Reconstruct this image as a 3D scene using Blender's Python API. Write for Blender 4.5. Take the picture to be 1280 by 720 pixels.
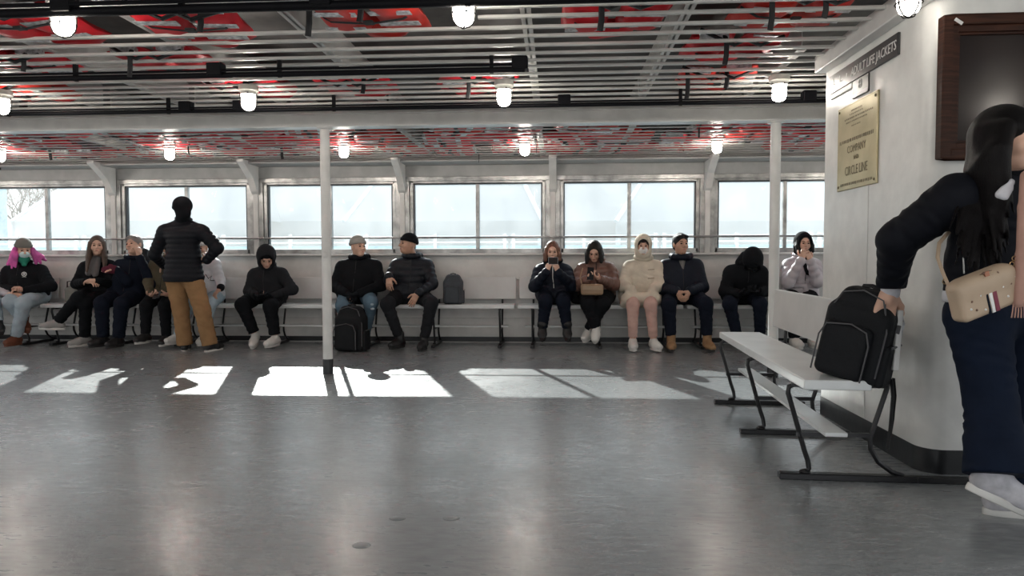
import bpy, bmesh, math, random, time
import numpy as np
from mathutils import Vector, Matrix
T0 = time.time()
for o in list(bpy.data.objects): bpy.data.objects.remove(o)
SC = bpy.context.scene
COL = SC.collection
random.seed(7)
PI = math.pi
V = Vector
# ------------------------------------------------------------------ camera
CAM_H, FPX, YAW, PITCH, ROLL = 1.05, 873.0, .0637, .0435, -.0027
cy, sy = math.cos(YAW), math.sin(YAW)
FWD = V((-sy*math.cos(PITCH), cy*math.cos(PITCH), -math.sin(PITCH)))
RT = V((cy, sy, 0)); UP = RT.cross(FWD)
RT = RT*math.cos(ROLL)+UP*math.sin(ROLL); UP = RT.cross(FWD)
cam_data = bpy.data.cameras.new('camera'); cam = bpy.data.objects.new('camera', cam_data); COL.objects.link(cam)
cam_data.sensor_width = 36; cam_data.lens = FPX/1280*36; cam_data.clip_start = .05; cam_data.clip_end = 500
M = Matrix((RT, UP, -FWD)).transposed().to_4x4(); M.translation = V((0, 0, CAM_H)); cam.matrix_world = M
SC.camera = cam

def at(px, py, Y):
    """photo measurement (pixel at a known depth Y) -> point in the room"""
    d = FWD + RT*((px-640)/FPX) - UP*((py-360)/FPX)
    return V((0, 0, CAM_H)) + d*(Y/d.y)

# ------------------------------------------------------------------ view, sky, sun
SC.view_settings.view_transform = 'Standard'; SC.view_settings.look = 'None'
SC.view_settings.gamma = 1; SC.view_settings.exposure = 1.0; SC.view_settings.use_curve_mapping = False
w = bpy.data.worlds.new('sky'); SC.world = w; w.use_nodes = True
nt = w.node_tree; nt.nodes.clear()
out = nt.nodes.new('ShaderNodeOutputWorld'); bg = nt.nodes.new('ShaderNodeBackground')
tc = nt.nodes.new('ShaderNodeTexCoord'); sep = nt.nodes.new('ShaderNodeSeparateXYZ'); cr = nt.nodes.new('ShaderNodeValToRGB')
cr.color_ramp.elements[0].position = 0; cr.color_ramp.elements[0].color = (.77, .775, .77, 1)
cr.color_ramp.elements[1].position = .9; cr.color_ramp.elements[1].color = (.66, .76, .90, 1)
nt.links.new(tc.outputs['Generated'], sep.inputs[0]); nt.links.new(sep.outputs['Z'], cr.inputs[0])
nt.links.new(cr.outputs[0], bg.inputs[0]); bg.inputs[1].default_value = 1.15
nt.links.new(bg.outputs[0], out.inputs[0])
sd = bpy.data.lights.new('sun', 'SUN'); sd.energy = 5.5; sd.angle = math.radians(.6); sd.color = (1, .97, .93)
sun = bpy.data.objects.new('sun', sd); COL.objects.link(sun)
SUN_DIR = V((.37, -1, -.565)).normalized()
sun.rotation_euler = SUN_DIR.to_track_quat('-Z', 'Y').to_euler(); sun.location = (-6, 20, 12)

# ------------------------------------------------------------------ materials
MATS = {}
def mat(name, col, rough=.6, metal=0, var=.08, scale=6, bump=0, bscale=40, spec=.5, emit=0, col2=None, coat=0, stretch=None, sheen=0):
    if name in MATS: return MATS[name]
    m = bpy.data.materials.new(name); m.use_nodes = True; nt = m.node_tree
    b = nt.nodes['Principled BSDF']
    b.inputs['Roughness'].default_value = rough; b.inputs['Metallic'].default_value = metal
    b.inputs['Specular IOR Level'].default_value = spec; b.inputs['Coat Weight'].default_value = coat; b.inputs['Coat Roughness'].default_value = .3
    if sheen: b.inputs['Sheen Weight'].default_value = sheen
    t = nt.nodes.new('ShaderNodeTexCoord'); mp = nt.nodes.new('ShaderNodeMapping')
    if stretch: mp.inputs['Scale'].default_value = stretch
    nt.links.new(t.outputs['Object'], mp.inputs[0])
    n = nt.nodes.new('ShaderNodeTexNoise'); n.inputs['Scale'].default_value = scale; n.inputs['Detail'].default_value = 4
    nt.links.new(mp.outputs[0], n.inputs[0])
    mx = nt.nodes.new('ShaderNodeMix'); mx.data_type = 'RGBA'
    c2 = col2 or tuple(c*(1-var*2) for c in col)
    mx.inputs[6].default_value = (*c2, 1); mx.inputs[7].default_value = (*[min(1, c*(1+(var if not col2 else 0))) for c in col], 1)
    r = nt.nodes.new('ShaderNodeMapRange'); r.inputs[1].default_value = .35; r.inputs[2].default_value = .65
    nt.links.new(n.outputs[0], r.inputs[0]); nt.links.new(r.outputs[0], mx.inputs[0])
    nt.links.new(mx.outputs[2], b.inputs['Base Color'])
    if emit:
        b.inputs['Emission Color'].default_value = (*col, 1); b.inputs['Emission Strength'].default_value = emit
    if bump:
        n2 = nt.nodes.new('ShaderNodeTexNoise'); n2.inputs['Scale'].default_value = bscale; n2.inputs['Detail'].default_value = 3
        nt.links.new(mp.outputs[0], n2.inputs[0])
        bp = nt.nodes.new('ShaderNodeBump'); bp.inputs['Strength'].default_value = bump; bp.inputs['Distance'].default_value = .01
        nt.links.new(n2.outputs[0], bp.inputs['Height']); nt.links.new(bp.outputs[0], b.inputs['Normal'])
    MATS[name] = m; return m

WHITE = mat('white_paint', (.66, .655, .635), .38, bump=.25, bscale=9, var=.05, coat=.15)
CASING = mat('glossy_white_paint', (.74, .74, .715), .34, bump=.3, bscale=10, var=.05, coat=.35, spec=.6)
SLATM = mat('slat_paint', (.54, .535, .51), .42, var=.08, scale=3)
GREYP = mat('grey_paint', (.42, .42, .41), .5, var=.06)
ALU = mat('aluminium', (.46, .46, .45), .38, metal=.8, var=.2, scale=7, bump=.1, bscale=30)
STEEL = mat('steel_rail', (.42, .42, .42), .3, metal=.8)
BLACKP = mat('black_paint', (.008, .009, .011), .35, var=.1, bump=.2, bscale=12)
BLACKG = mat('black_iron', (.012, .012, .014), .38, bump=.1)
CABLE = mat('black_cable', (.004, .004, .006), .6, spec=.15)
WOOD = mat('brown_wood', (.060, .022, .012), .5, col2=(.022, .008, .005), scale=5, stretch=(1, 1, 14), spec=.2)
BRASS = mat('brass_plate', (.50, .44, .28), .36, metal=.75, col2=(.38, .33, .2), scale=4)
BRASSD = mat('dark_engraving', (.17, .14, .08), .6)
SIGN = mat('black_sign', (.02, .02, .022), .35)
SIGNT = mat('sign_lettering', (.75, .75, .73), .5)
DECKM = mat('deck_plate', (.11, .105, .10), .6, var=.15)
SEATW = mat('bench_white', (.74, .765, .765), .3, var=.04, scale=4, bump=.08, bscale=20, coat=.25)
BENCHD = mat('bench_back_paint', (.62, .62, .61), .38, var=.04, scale=4, bump=.08, bscale=20)
TENT = None

def floor_material():
    m = bpy.data.materials.new('painted_steel_deck'); m.use_nodes = True; nt = m.node_tree; b = nt.nodes['Principled BSDF']
    t = nt.nodes.new('ShaderNodeTexCoord'); L = nt.links.new
    n1 = nt.nodes.new('ShaderNodeTexNoise'); n1.inputs['Scale'].default_value = 1.3; n1.inputs['Detail'].default_value = 8; n1.inputs['Roughness'].default_value = .65
    mp = nt.nodes.new('ShaderNodeMapping'); mp.inputs['Scale'].default_value = (.6, 2.2, 1); L(t.outputs['Object'], mp.inputs[0])
    n3 = nt.nodes.new('ShaderNodeTexNoise'); n3.inputs['Scale'].default_value = 16; n3.inputs['Detail'].default_value = 6; L(mp.outputs[0], n3.inputs[0])
    L(t.outputs['Object'], n1.inputs[0])
    cr = nt.nodes.new('ShaderNodeValToRGB'); cr.color_ramp.elements[0].position = .3; cr.color_ramp.elements[0].color = (.165, .178, .186, 1)
    cr.color_ramp.elements[1].position = .7; cr.color_ramp.elements[1].color = (.285, .302, .312, 1)
    ad = nt.nodes.new('ShaderNodeMath'); ad.operation = 'ADD'; ml = nt.nodes.new('ShaderNodeMath'); ml.operation = 'MULTIPLY_ADD'
    ml.inputs[1].default_value = .9; ml.inputs[2].default_value = -.45; L(n3.outputs[0], ml.inputs[0]); L(n1.outputs[0], ad.inputs[0]); L(ml.outputs[0], ad.inputs[1])
    L(ad.outputs[0], cr.inputs[0]); L(cr.outputs[0], b.inputs['Base Color'])
    rr = nt.nodes.new('ShaderNodeMapRange'); rr.inputs[1].default_value = .3; rr.inputs[2].default_value = .7; rr.inputs[3].default_value = .40; rr.inputs[4].default_value = .22
    L(ad.outputs[0], rr.inputs[0]); L(rr.outputs[0], b.inputs['Roughness'])
    n2 = nt.nodes.new('ShaderNodeTexNoise'); n2.inputs['Scale'].default_value = 5; n2.inputs['Detail'].default_value = 7; n2.inputs['Roughness'].default_value = .7; L(t.outputs['Object'], n2.inputs[0])
    bp = nt.nodes.new('ShaderNodeBump'); bp.inputs['Strength'].default_value = .35; bp.inputs['Distance'].default_value = .012
    L(n2.outputs[0], bp.inputs['Height']); L(bp.outputs[0], b.inputs['Normal'])
    b.inputs['Specular IOR Level'].default_value = .8; b.inputs['Coat Weight'].default_value = .7; b.inputs['Coat Roughness'].default_value = .26
    return m
def pane_material():
    m = bpy.data.materials.new('salty_window_glass'); m.use_nodes = True; nt = m.node_tree; nt.nodes.clear(); L = nt.links.new
    o = nt.nodes.new('ShaderNodeOutputMaterial'); tr = nt.nodes.new('ShaderNodeBsdfTransparent'); tr.inputs[0].default_value = (.9, .93, .93, 1)
    tl = nt.nodes.new('ShaderNodeBsdfTranslucent'); tl.inputs[0].default_value = (.9, .92, .92, 1)
    gl = nt.nodes.new('ShaderNodeBsdfGlossy'); gl.inputs['Roughness'].default_value = .03
    t = nt.nodes.new('ShaderNodeTexCoord'); n = nt.nodes.new('ShaderNodeTexNoise'); n.inputs['Scale'].default_value = 3; n.inputs['Detail'].default_value = 6
    L(t.outputs['Object'], n.inputs[0]); r = nt.nodes.new('ShaderNodeMapRange'); r.inputs[1].default_value = .3; r.inputs[2].default_value = .7
    r.inputs[3].default_value = .03; r.inputs[4].default_value = .07; L(n.outputs[0], r.inputs[0])
    m1 = nt.nodes.new('ShaderNodeMixShader'); m2 = nt.nodes.new('ShaderNodeMixShader'); L(r.outputs[0], m1.inputs[0]); L(tr.outputs[0], m1.inputs[1]); L(tl.outputs[0], m1.inputs[2])
    m2.inputs[0].default_value = .0015; L(m1.outputs[0], m2.inputs[1]); L(gl.outputs[0], m2.inputs[2]); L(m2.outputs[0], o.inputs[0])
    return m
def tent_material():
    m = bpy.data.materials.new('tent_canvas'); m.use_nodes = True; nt = m.node_tree; nt.nodes.clear(); L = nt.links.new
    o = nt.nodes.new('ShaderNodeOutputMaterial'); d = nt.nodes.new('ShaderNodeBsdfDiffuse'); tl = nt.nodes.new('ShaderNodeBsdfTranslucent')
    d.inputs[0].default_value = (.84, .84, .83, 1); tl.inputs[0].default_value = (.76, .75, .73, 1)
    x = nt.nodes.new('ShaderNodeMixShader'); x.inputs[0].default_value = .6; L(d.outputs[0], x.inputs[1]); L(tl.outputs[0], x.inputs[2]); L(x.outputs[0], o.inputs[0])
    return m
FLOORM = floor_material(); PANE = pane_material(); TENT = tent_material()

# ------------------------------------------------------------------ mesh helpers
class MB:
    def __init__(s): s.v = []; s.f = []; s.m = []; s.mi = 0
    def add(s, vs, fs):
        n = len(s.v); s.v += [tuple(v) for v in vs]; s.f += [tuple(i+n for i in f) for f in fs]; s.m += [s.mi]*len(fs); return s
    def box(s, a, b, rot=None, piv=(0, 0, 0)):
        x0, y0, z0 = a; x1, y1, z1 = b
        vs = [V((x, y, z)) for z in (z0, z1) for x, y in ((x0, y0), (x1, y0), (x1, y1), (x0, y1))]
        if rot is not None: vs = [rot @ (v-V(piv))+V(piv) for v in vs]
        return s.add(vs, [(3, 2, 1, 0), (4, 5, 6, 7), (0, 1, 5, 4), (1, 2, 6, 5), (2, 3, 7, 6), (3, 0, 4, 7)])
    def tube(s, pts, r, n=8, cap=True, sx=1.0):
        pts = [V(p) for p in pts]; rs = r if isinstance(r, (list, tuple)) else [r]*len(pts)
        rings = []; ref = None
        for i, p in enumerate(pts):
            t = (pts[min(i+1, len(pts)-1)]-pts[max(i-1, 0)]).normalized()
            if ref is None:
                ref = V((0, 0, 1)) if abs(t.z) < .9 else V((1, 0, 0))
            a = t.cross(ref)
            if a.length < 1e-4: a = t.orthogonal()
            a.normalize(); b = a.cross(t).normalized(); ref = b
            rings.append([p+a*math.cos(2*PI*k/n)*rs[i]*sx+b*math.sin(2*PI*k/n)*rs[i] for k in range(n)])
        vs = [v for ring in rings for v in ring]; fs = []
        for i in range(len(pts)-1):
            for k in range(n):
                k2 = (k+1) % n; fs.append((i*n+k, i*n+k2, (i+1)*n+k2, (i+1)*n+k))
        if cap: fs.append(tuple(range(n-1, -1, -1))); fs.append(tuple((len(pts)-1)*n+k for k in range(n)))
        return s.add(vs, fs)
    def lathe(s, prof, c=(0, 0, 0), n=20, axis=None):
        vs = []; fs = []; m = len(prof)
        for k in range(n):
            a = 2*PI*k/n
            for r, z in prof: vs.append(V((r*math.cos(a), r*math.sin(a), z)))
        for k in range(n):
            k2 = (k+1) % n
            for i in range(m-1): fs.append((k*m+i, k2*m+i, k2*m+i+1, k*m+i+1))
        if axis is not None: vs = [axis @ v for v in vs]
        return s.add([v+V(c) for v in vs], fs)
    def ell(s, c, r, n=10, R=None):
        prof = [(math.sin(PI*i/n), -math.cos(PI*i/n)) for i in range(n+1)]
        vs = []; fs = []; m = n+1; N = 2*n
        for k in range(N):
            a = 2*PI*k/N
            for q, z in prof:
                v = V((q*math.cos(a)*r[0], q*math.sin(a)*r[1], z*r[2])); v = R @ v if R is not None else v; vs.append(v+V(c))
        for k in range(N):
            k2 = (k+1) % N
            for i in range(n): fs.append((k*m+i, k2*m+i, k2*m+i+1, k*m+i+1))
        return s.add(vs, fs)
    def prism(s, poly, d, f):
        """poly 2D list mapped through f(u,v,w), w in (0,d)"""
        n = len(poly); vs = [f(u, v, 0) for u, v in poly]+[f(u, v, d) for u, v in poly]
        fs = [tuple(range(n-1, -1, -1)), tuple(range(n, 2*n))]+[(i, (i+1) % n, (i+1) % n+n, i+n) for i in range(n)]
        return s.add(vs, fs)
    def build(s, name, m, parent=None, smooth=False, bevel=0, loc=None, seg=2):
        me = bpy.data.meshes.new(name); me.from_pydata(s.v, [], s.f); me.validate(); me.update()
        if bevel or True:
            bm = bmesh.new(); bm.from_mesh(me); bmesh.ops.remove_doubles(bm, verts=bm.verts, dist=1e-6)
            bmesh.ops.recalc_face_normals(bm, faces=bm.faces)
            if bevel:
                es = [e for e in bm.edges if len(e.link_faces) == 2 and e.calc_face_angle(0) > .6]
                bmesh.ops.bevel(bm, geom=es, offset=bevel, segments=seg, affect='EDGES', profile=.5, clamp_overlap=True)
            if smooth:
                for f in bm.faces: f.smooth = True
            bm.to_mesh(me); bm.free()
        ms = m if isinstance(m, (list, tuple)) else [m]
        for k in ms: me.materials.append(k)
        o = bpy.data.objects.new(name, me); COL.objects.link(o)
        if loc is not None: o.location = loc
        if smooth:
            try: me.set_sharp_from_angle(angle=math.radians(45))
            except Exception: pass
        if parent: o.parent = parent
        return o
def tag(o, label=None, cat=None, group=None, kind=None):
    if label: o['label'] = label
    if cat: o['category'] = cat
    if group: o['group'] = group
    if kind: o['kind'] = kind
    return o
def empty(name, loc=(0, 0, 0), rz=0, label=None, cat=None, group=None):
    o = bpy.data.objects.new(name, None); COL.objects.link(o); o.location = loc; o.rotation_euler = (0, 0, rz); o.empty_display_size = .1
    return tag(o, label, cat, group)
KIDS = {}
def copy_tree(o, parent=None):
    c = o.copy(); COL.objects.link(c); c.parent = parent
    for ch in [x for x in bpy.data.objects if x.parent == o]: copy_tree(ch, c)
    return c
def text_mesh(name, body, size, m, parent, mw, extrude=.0008, shear=0, align='CENTER', sx=1):
    cu = bpy.data.curves.new(name, 'FONT'); cu.body = body; cu.size = size; cu.extrude = extrude; cu.shear = shear; cu.align_x = align; cu.resolution_u = 2
    tmp = bpy.data.objects.new('tmp', cu); COL.objects.link(tmp); bpy.context.view_layer.update()
    me = bpy.data.meshes.new_from_object(tmp.evaluated_get(bpy.context.evaluated_depsgraph_get()))
    bpy.data.objects.remove(tmp); me.name = name; me.materials.clear(); me.materials.append(m)
    me.transform(Matrix.Diagonal((sx, 1, 1, 1)))
    o = bpy.data.objects.new(name, me); COL.objects.link(o); o.matrix_local = mw
    if parent: o.parent = parent
    return o
# ------------------------------------------------------------------ structure
YW = 8.61; XL = -10.5; XR = 6.0; YB = -1.0
fl = MB().box((XL-.3, YB-.2, -.12), (XR+.3, YW+.15, 0)).build('floor', FLOORM); tag(fl, kind='structure')
blister = mat('floor_blister_paint', (.2, .215, .225), .4)
for (u_, v_) in ((497, 648), (564, 648), (452, 682)):
    q = at(u_, v_, 1); t = 1.05/(1.05-q.z); px_, py_ = q.x*t, q.y*t
    MB().ell((px_, py_, 0), (.035, .028, .006), 8).build('paint_bump', FLOORM, fl, smooth=True)

# window wall ---------------------------------------------------------------
SP = 1.857; PX0 = -.045
posts = [PX0+SP*i for i in range(-5, 4)]
z0w, z1w = 1.11, 2.0
wb = MB(); wb.box((XL, YW, 0), (XR, YW+.12, z0w)); wb.box((XL, YW, z1w), (XR, YW+.12, 2.62))
ends = [XL]+[p for p in posts]+[XR]
for p in posts: wb.box((p-.1, YW, z0w), (p+.1, YW+.12, z1w))
wall_back = wb.build('wall_back', WHITE); tag(wall_back, kind='structure')
# raised strips of the bulkhead
def wpart(name, a, b, m, bev=.004): return MB().box(a, b).build(name, m, wall_back, bevel=bev, seg=1)
wpart('sill', (XL, YW-.07, 1.075), (XR, YW, 1.105), WHITE, .008)
wpart('panel_batten', (XL, YW-.012, .775), (XR, YW, .795), WHITE)
wpart('panel_batten', (XL, YW-.012, .30), (XR, YW, .315), WHITE)
wpart('header_panel', (XL, YW-.012, 2.05), (XR, YW, 2.19), GREYP, .002)  # light grey panel, darkened to put the shade above the windows into its colour
wpart('header_strip', (XL, YW-.03, 1.995), (XR, YW, 2.05), ALU)
wpart('ceiling_edge', (XL, YW-.34, 2.19), (XR, YW, 2.215), GREYP)
bb = MB().box((XL, YW-.02, 0.0), (XR, YW, .068)).build('baseboard_back', BLACKP); tag(bb, kind='structure')
tag(MB().box((XL, YW-.045, 0), (XR, YW-.02, .012)).build('trim_1', GREYP), kind='structure')
for p in posts:
    m = MB(); m.box((p-.085, YW-.035, 1.105), (p-.03, YW, 1.995)); m.box((p+.03, YW-.035, 1.105), (p+.085, YW, 1.995))
    po = m.build('post_cover', ALU, wall_back, bevel=.003, seg=1)
    MB().box((p-.03, YW-.055, 1.105), (p+.03, YW, 1.995)).build('post', WHITE, wall_back, bevel=.004)
    mb = MB()
    for k in range(5):
        for sx in (-.058, .058): mb.ell((p+sx, YW-.036, 1.2+k*.18), (.006, .004, .006), 4)
    mb.build('rivets', STEEL, po, smooth=True)['kind'] = 'stuff'
    # curved knee brace from the deck edge down to the post
    prof = [(.0, 1.86), (.05, 1.92), (.13, 2.03), (.24, 2.11), (.36, 2.16), (.36, 2.215), (-.0, 2.215)]
    prof2 = [(-.01, 1.84)]+[(a, b) for a, b in ((.05, 1.88), (.09, 1.95), (.16, 2.04), (.30, 2.13), (.42, 2.2), (.42, 2.23), (-.01, 2.23))]
    MB().prism(prof2, .085, lambda u, v, wv, p=p: V((p-.0425+wv, YW-.05-u, v))).build('brace', WHITE, wall_back, bevel=.004)
for i in range(len(posts)-1):
    a, b = posts[i]+.1, posts[i+1]-.1; mid = (a+b)/2
    win = empty('window_%d' % (i+1), (mid, YW+.05, z0w)); tag(win, kind='structure')
    def P(m, nm, mt, **k):
        o = m.build(nm, mt, win, **k); o.location = -V(win.location); return o
    m = MB()
    for (x0, x1, zz0, zz1) in ((a-.01, a+.03, z0w, z1w), (b-.03, b+.01, z0w, z1w), (a, b, z0w-.005, z0w+.05), (a, b, z1w-.03, z1w+.005)):
        m.box((x0, YW-.012, zz0), (x1, YW+.07, zz1))
    P(m, 'window_frame', ALU, bevel=.003, seg=1)
    P(MB().box((mid-.022, YW+.005, z0w), (mid+.022, YW+.06, z1w)), 'mullion', ALU, bevel=.003, seg=1)
    m = MB()
    for (x0, x1) in ((a+.03, a+.045), (b-.045, b-.03)): m.box((x0, YW-.002, z0w+.04), (x1, YW+.06, z1w-.02))
    m.box((a+.03, YW-.002, z1w-.045), (b-.03, YW+.06, z1w-.028))
    P(m, 'gasket', BLACKP)
    for x0, x1 in ((a+.03, mid-.02), (mid+.02, b-.03)):
        P(MB().box((x0, YW+.03, z0w+.045), (x1, YW+.034, z1w-.028)), 'pane', PANE)
# hand rail in front of the windows
hr = empty('hand_rail', (-.045, YW-.14, 1.297), 0, 'long thin steel hand rail running in front of all the windows', 'hand rail')
MB().tube([(XL+.05, 0, 0), (XR-1, 0, 0)], .013, 10).build('rail_pipe', STEEL, hr, smooth=True)
for p in posts:
    if p < 5.0: MB().tube([(p+.045, .0, 0), (p+.045, .085, 0)], .008, 8).build('bracket', STEEL, hr, smooth=True)

# other walls: the cabin goes on behind the camera with open bays; a wide gap is added to light the casing
wf = MB(); wf.box((XL, YB-.12, 0), (-.3, YB, 1.0)); wf.box((3.0, YB-.12, 0), (XR, YB, 1.0)); wf.box((XL, YB-.12, 2.12), (XR, YB, 2.62))
for p in posts:
    if not -.3 < p < 3.0: wf.box((p-.08, YB-.12, 1.0), (p+.08, YB, 2.12))
wall_front = wf.build('wall_front', WHITE); tag(wall_front, kind='structure')
def endwall(name, x0, x1):
    m = MB(); m.box((x0, YB, 0), (x1, YW, .95)); m.box((x0, YB, 2.1), (x1, YW, 2.62))
    for y in (YB, 2, 5.2, YW-.3): m.box((x0, y, .95), (x1, y+.3, 2.1))
    tag(m.build(name, WHITE), kind='structure')
endwall('wall_left', XL-.12, XL); endwall('wall_side', XR, XR+.12)

# ceiling ---------------------------------------------------------------
ceil = MB().box((XL-.2, YB-.2, 2.62), (XR+.2, YW+.2, 2.72)).build('ceiling', DECKM); tag(ceil, kind='structure')
for x in (-9.4, -8.5, -7.6, -6.7, -5.8, -4.9, -4.1, -3.3, -2.4, -1.5, -.17, .72, 1.6, 2.6, 3.6, 4.6):
    for (ya, yb, za) in ((-.95, 6.14, 2.40), (6.26, YW, 2.285)):
        if 1.5 < x < 1.75: ya, x = 4.74 if za > 2.3 else ya, x
        m = MB(); m.box((x-.03, ya, za), (x+.03, yb, za+.012)); m.box((x-.005, ya, za), (x+.005, yb, 2.62))
        m.build('joist', WHITE, ceil)
rack = MB().box((XL, YB+.02, 2.345), (XL+.02, 6.1, 2.36)).build('trim_3', WHITE); tag(rack, kind='structure')
rack2 = MB().box((XL, 6.3, 2.245), (XL+.02, YW-.05, 2.26)).build('trim_4', WHITE); tag(rack2, kind='structure')
ys = [2.62+.165*i for i in range(21)]
for i, y in enumerate(ys):
    xe = 1.70 if y < 4.75 else 5.9
    xs = XL+.02
    spans = [(xs, xe)]
    if 3.5 < y < 3.84: spans = [(-.42, xe)]
    for (a, b) in spans:
        jz = random.uniform(-.004, .004)
        MB().box((a, y-.014, 2.325+jz), (b, y+.014, 2.343+jz)).build('slat', SLATM, rack, bevel=.004, seg=2)
for i in range(13):
    y = 6.36+.163*i; jz = random.uniform(-.003, .003)
    MB().box((XL+.02, y-.010, 2.232+jz), (5.9, y+.010, 2.242+jz)).build('slat', SLATM, rack2, bevel=.002, seg=1)
# plain panelling over the casing and behind the camera
MB().box((1.70, YB, 2.32), (5.9, 4.74, 2.36)).build('soffit_panel', WHITE, ceil, bevel=.003)
MB().box((1.69, 2.5, 2.25), (1.765, 4.76, 2.36)).build('soffit_edge', WHITE, ceil, bevel=.006)
beam = MB(); beam.box((XL, 6.14, 2.215), (XR, 6.26, 2.23)); beam.box((XL, 6.19, 2.22), (XR, 6.21, 2.40)); beam.box((XL, 6.16, 2.33), (XR, 6.24, 2.345))
bo = beam.build('ceiling_beam', WHITE, bevel=.002, seg=1); bo.location = (0, 0, 0); tag(bo, kind='structure'); bo.name = 'trim_2'

# casing on the right ---------------------------------------------------------
CX, CY0, CY1, CR = 1.767, 3.45, 4.76, .11
def casing_outline(o=0.0, n=8):
    pts = []
    for k in range(n+1):
        a = PI+ (PI/2)*k/n
        pts.append((CX+CR+(CR+o)*math.cos(a), CY0+CR+(CR+o)*math.sin(a)))
    r2 = .03
    pts = [(CX-o, CY1+o)]+pts+[(5.5, CY0-o), (5.5, CY1+o)]
    return pts
o = MB().prism(casing_outline(), 2.24, lambda u, v, z: V((u, v, .08+z))).build('wall_right', CASING, smooth=True); tag(o, kind='structure'); cas = o
o = MB().prism(casing_outline(.004), .118, lambda u, v, z: V((u, v, z))).build('baseboard_right', BLACKP, smooth=True); tag(o, kind='structure')
MB().box((CX-.004, 4.1, .12), (CX+.02, 4.108, 2.2)).build('weld_seam', CASING, cas)
# picture/notice window with a wooden frame on the casing front
wf_ = empty('notice_case', (2.35, CY0-.02, 1.82), 0, 'dark brown wooden framed glass case on the white casing', 'display case')
x0, x1, za, zb = 1.785, 2.95, 1.505, 2.165
def fr(dx, dy): return None
m = MB()
def rectframe(m, x0, x1, z0, z1, w, y0, y1):
    m.box((x0, y0, z0), (x0+w, y1, z1)); m.box((x1-w, y0, z0), (x1, y1, z1)); m.box((x0+w, y0, z0), (x1-w, y1, z0+w)); m.box((x0+w, y0, z1-w), (x1-w, y1, z1))
rectframe(m, x0, x1, za, zb, .045, CY0-.055, CY0); f1 = m.build('outer_frame', WOOD, wf_, bevel=.006); f1.location = -V(wf_.location)
m = MB(); rectframe(m, x0+.045, x1-.045, za+.045, zb-.045, .03, CY0-.04, CY0); f2 = m.build('inner_frame', WOOD, wf_, bevel=.004); f2.location = -V(wf_.location)
m = MB(); rectframe(m, x0+.075, x1-.075, za+.075, zb-.075, .012, CY0-.03, CY0); f2 = m.build('bead', WOOD, wf_, bevel=.003); f2.location = -V(wf_.location)
DG = mat('dark_glass', (.022, .015, .013), .16, spec=.2, col2=(.02, .014, .013))
o = MB().box((x0+.08, CY0-.018, za+.08), (x1-.08, CY0-.002, zb-.08)).build('glass', DG, wf_); o.location = -V(wf_.location)
o = MB().box((1.83, CY0-.058, 2.125), (1.87, CY0-.054, 2.14), Matrix.Rotation(.6, 3, 'Y'), (1.85, CY0-.056, 2.132)).build('white_sticker', SIGNT, wf_); o.location = -V(wf_.location); o['label'] = 'small white paper sticker'

# sign board -------------------------------------------------------------------
MS = Matrix(((0, 0, -1, 0), (-1, 0, 0, 0), (0, 1, 0, 0), (0, 0, 0, 1)))
def side_m(y, z, x=CX): m = MS.copy(); m.translation = V((x, y, z)); return m
sg = empty('life_jacket_sign', (CX-.01, 4.22, 2.15), 0, 'long black sign reading adult life jackets on the casing', 'sign')
def sb(a, b, nm, mt, par, bev=.002):
    o = MB().box(a, b).build(nm, mt, par, bevel=bev, seg=1); o.location = -V(par.location); return o
sb((CX-.014, 3.765, 2.09), (CX, 4.67, 2.205), 'board', SIGN, sg)
sb((CX-.012, 4.33, 2.055), (CX, 4.66, 2.088), 'white_tab', SIGNT, sg)['label'] = 'white strip below the board'
t = text_mesh('lettering', 'ADULT LIFE JACKETS', .072, SIGNT, sg, side_m(4.06, 2.122, CX-.0148), shear=.12, sx=.83); t.location -= sg.location
m = MB()
for (y, z, a, b) in ((4.60, 2.13, .004, .045), (4.585, 2.135, .03, .006), (4.50, 2.13, .005, .04), (4.485, 2.13, .035, .005), (4.49, 2.148, .02, .005), (4.40, 2.14, .012, .02)):
    m.box((CX-.0155, y-a/2, z), (CX-.014, y+a/2, z+b))
o = m.build('small_marks', SIGNT, sg); o['kind'] = 'stuff'; o.location = -V(sg.location)
s2 = empty('symbol_sign', (CX-.01, 4.21, 2.04), 0, 'small dark square symbol plate hanging below the long sign', 'sign')
sb((CX-.012, 4.105, 1.985), (CX, 4.32, 2.088), 'plate', SIGN, s2)
sb((CX-.0125, 4.112, 1.987), (CX-.005, 4.315, 2.012), 'violet_strip', mat('violet_strip', (.12, .09, .13), .3), s2)['label'] = 'faint violet lower strip'
m = MB()
for zc in (2.040, 2.064):
    m.tube([(CX-.013, 4.212+.016*math.cos(a), zc+.011*math.sin(a)) for a in [2*PI*k/14 for k in range(15)]], .002, 5)
m.box((CX-.014, 4.198, 2.050), (CX-.012, 4.226, 2.054))
o = m.build('symbol', SIGNT, s2); o.location = -V(s2.location)
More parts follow.
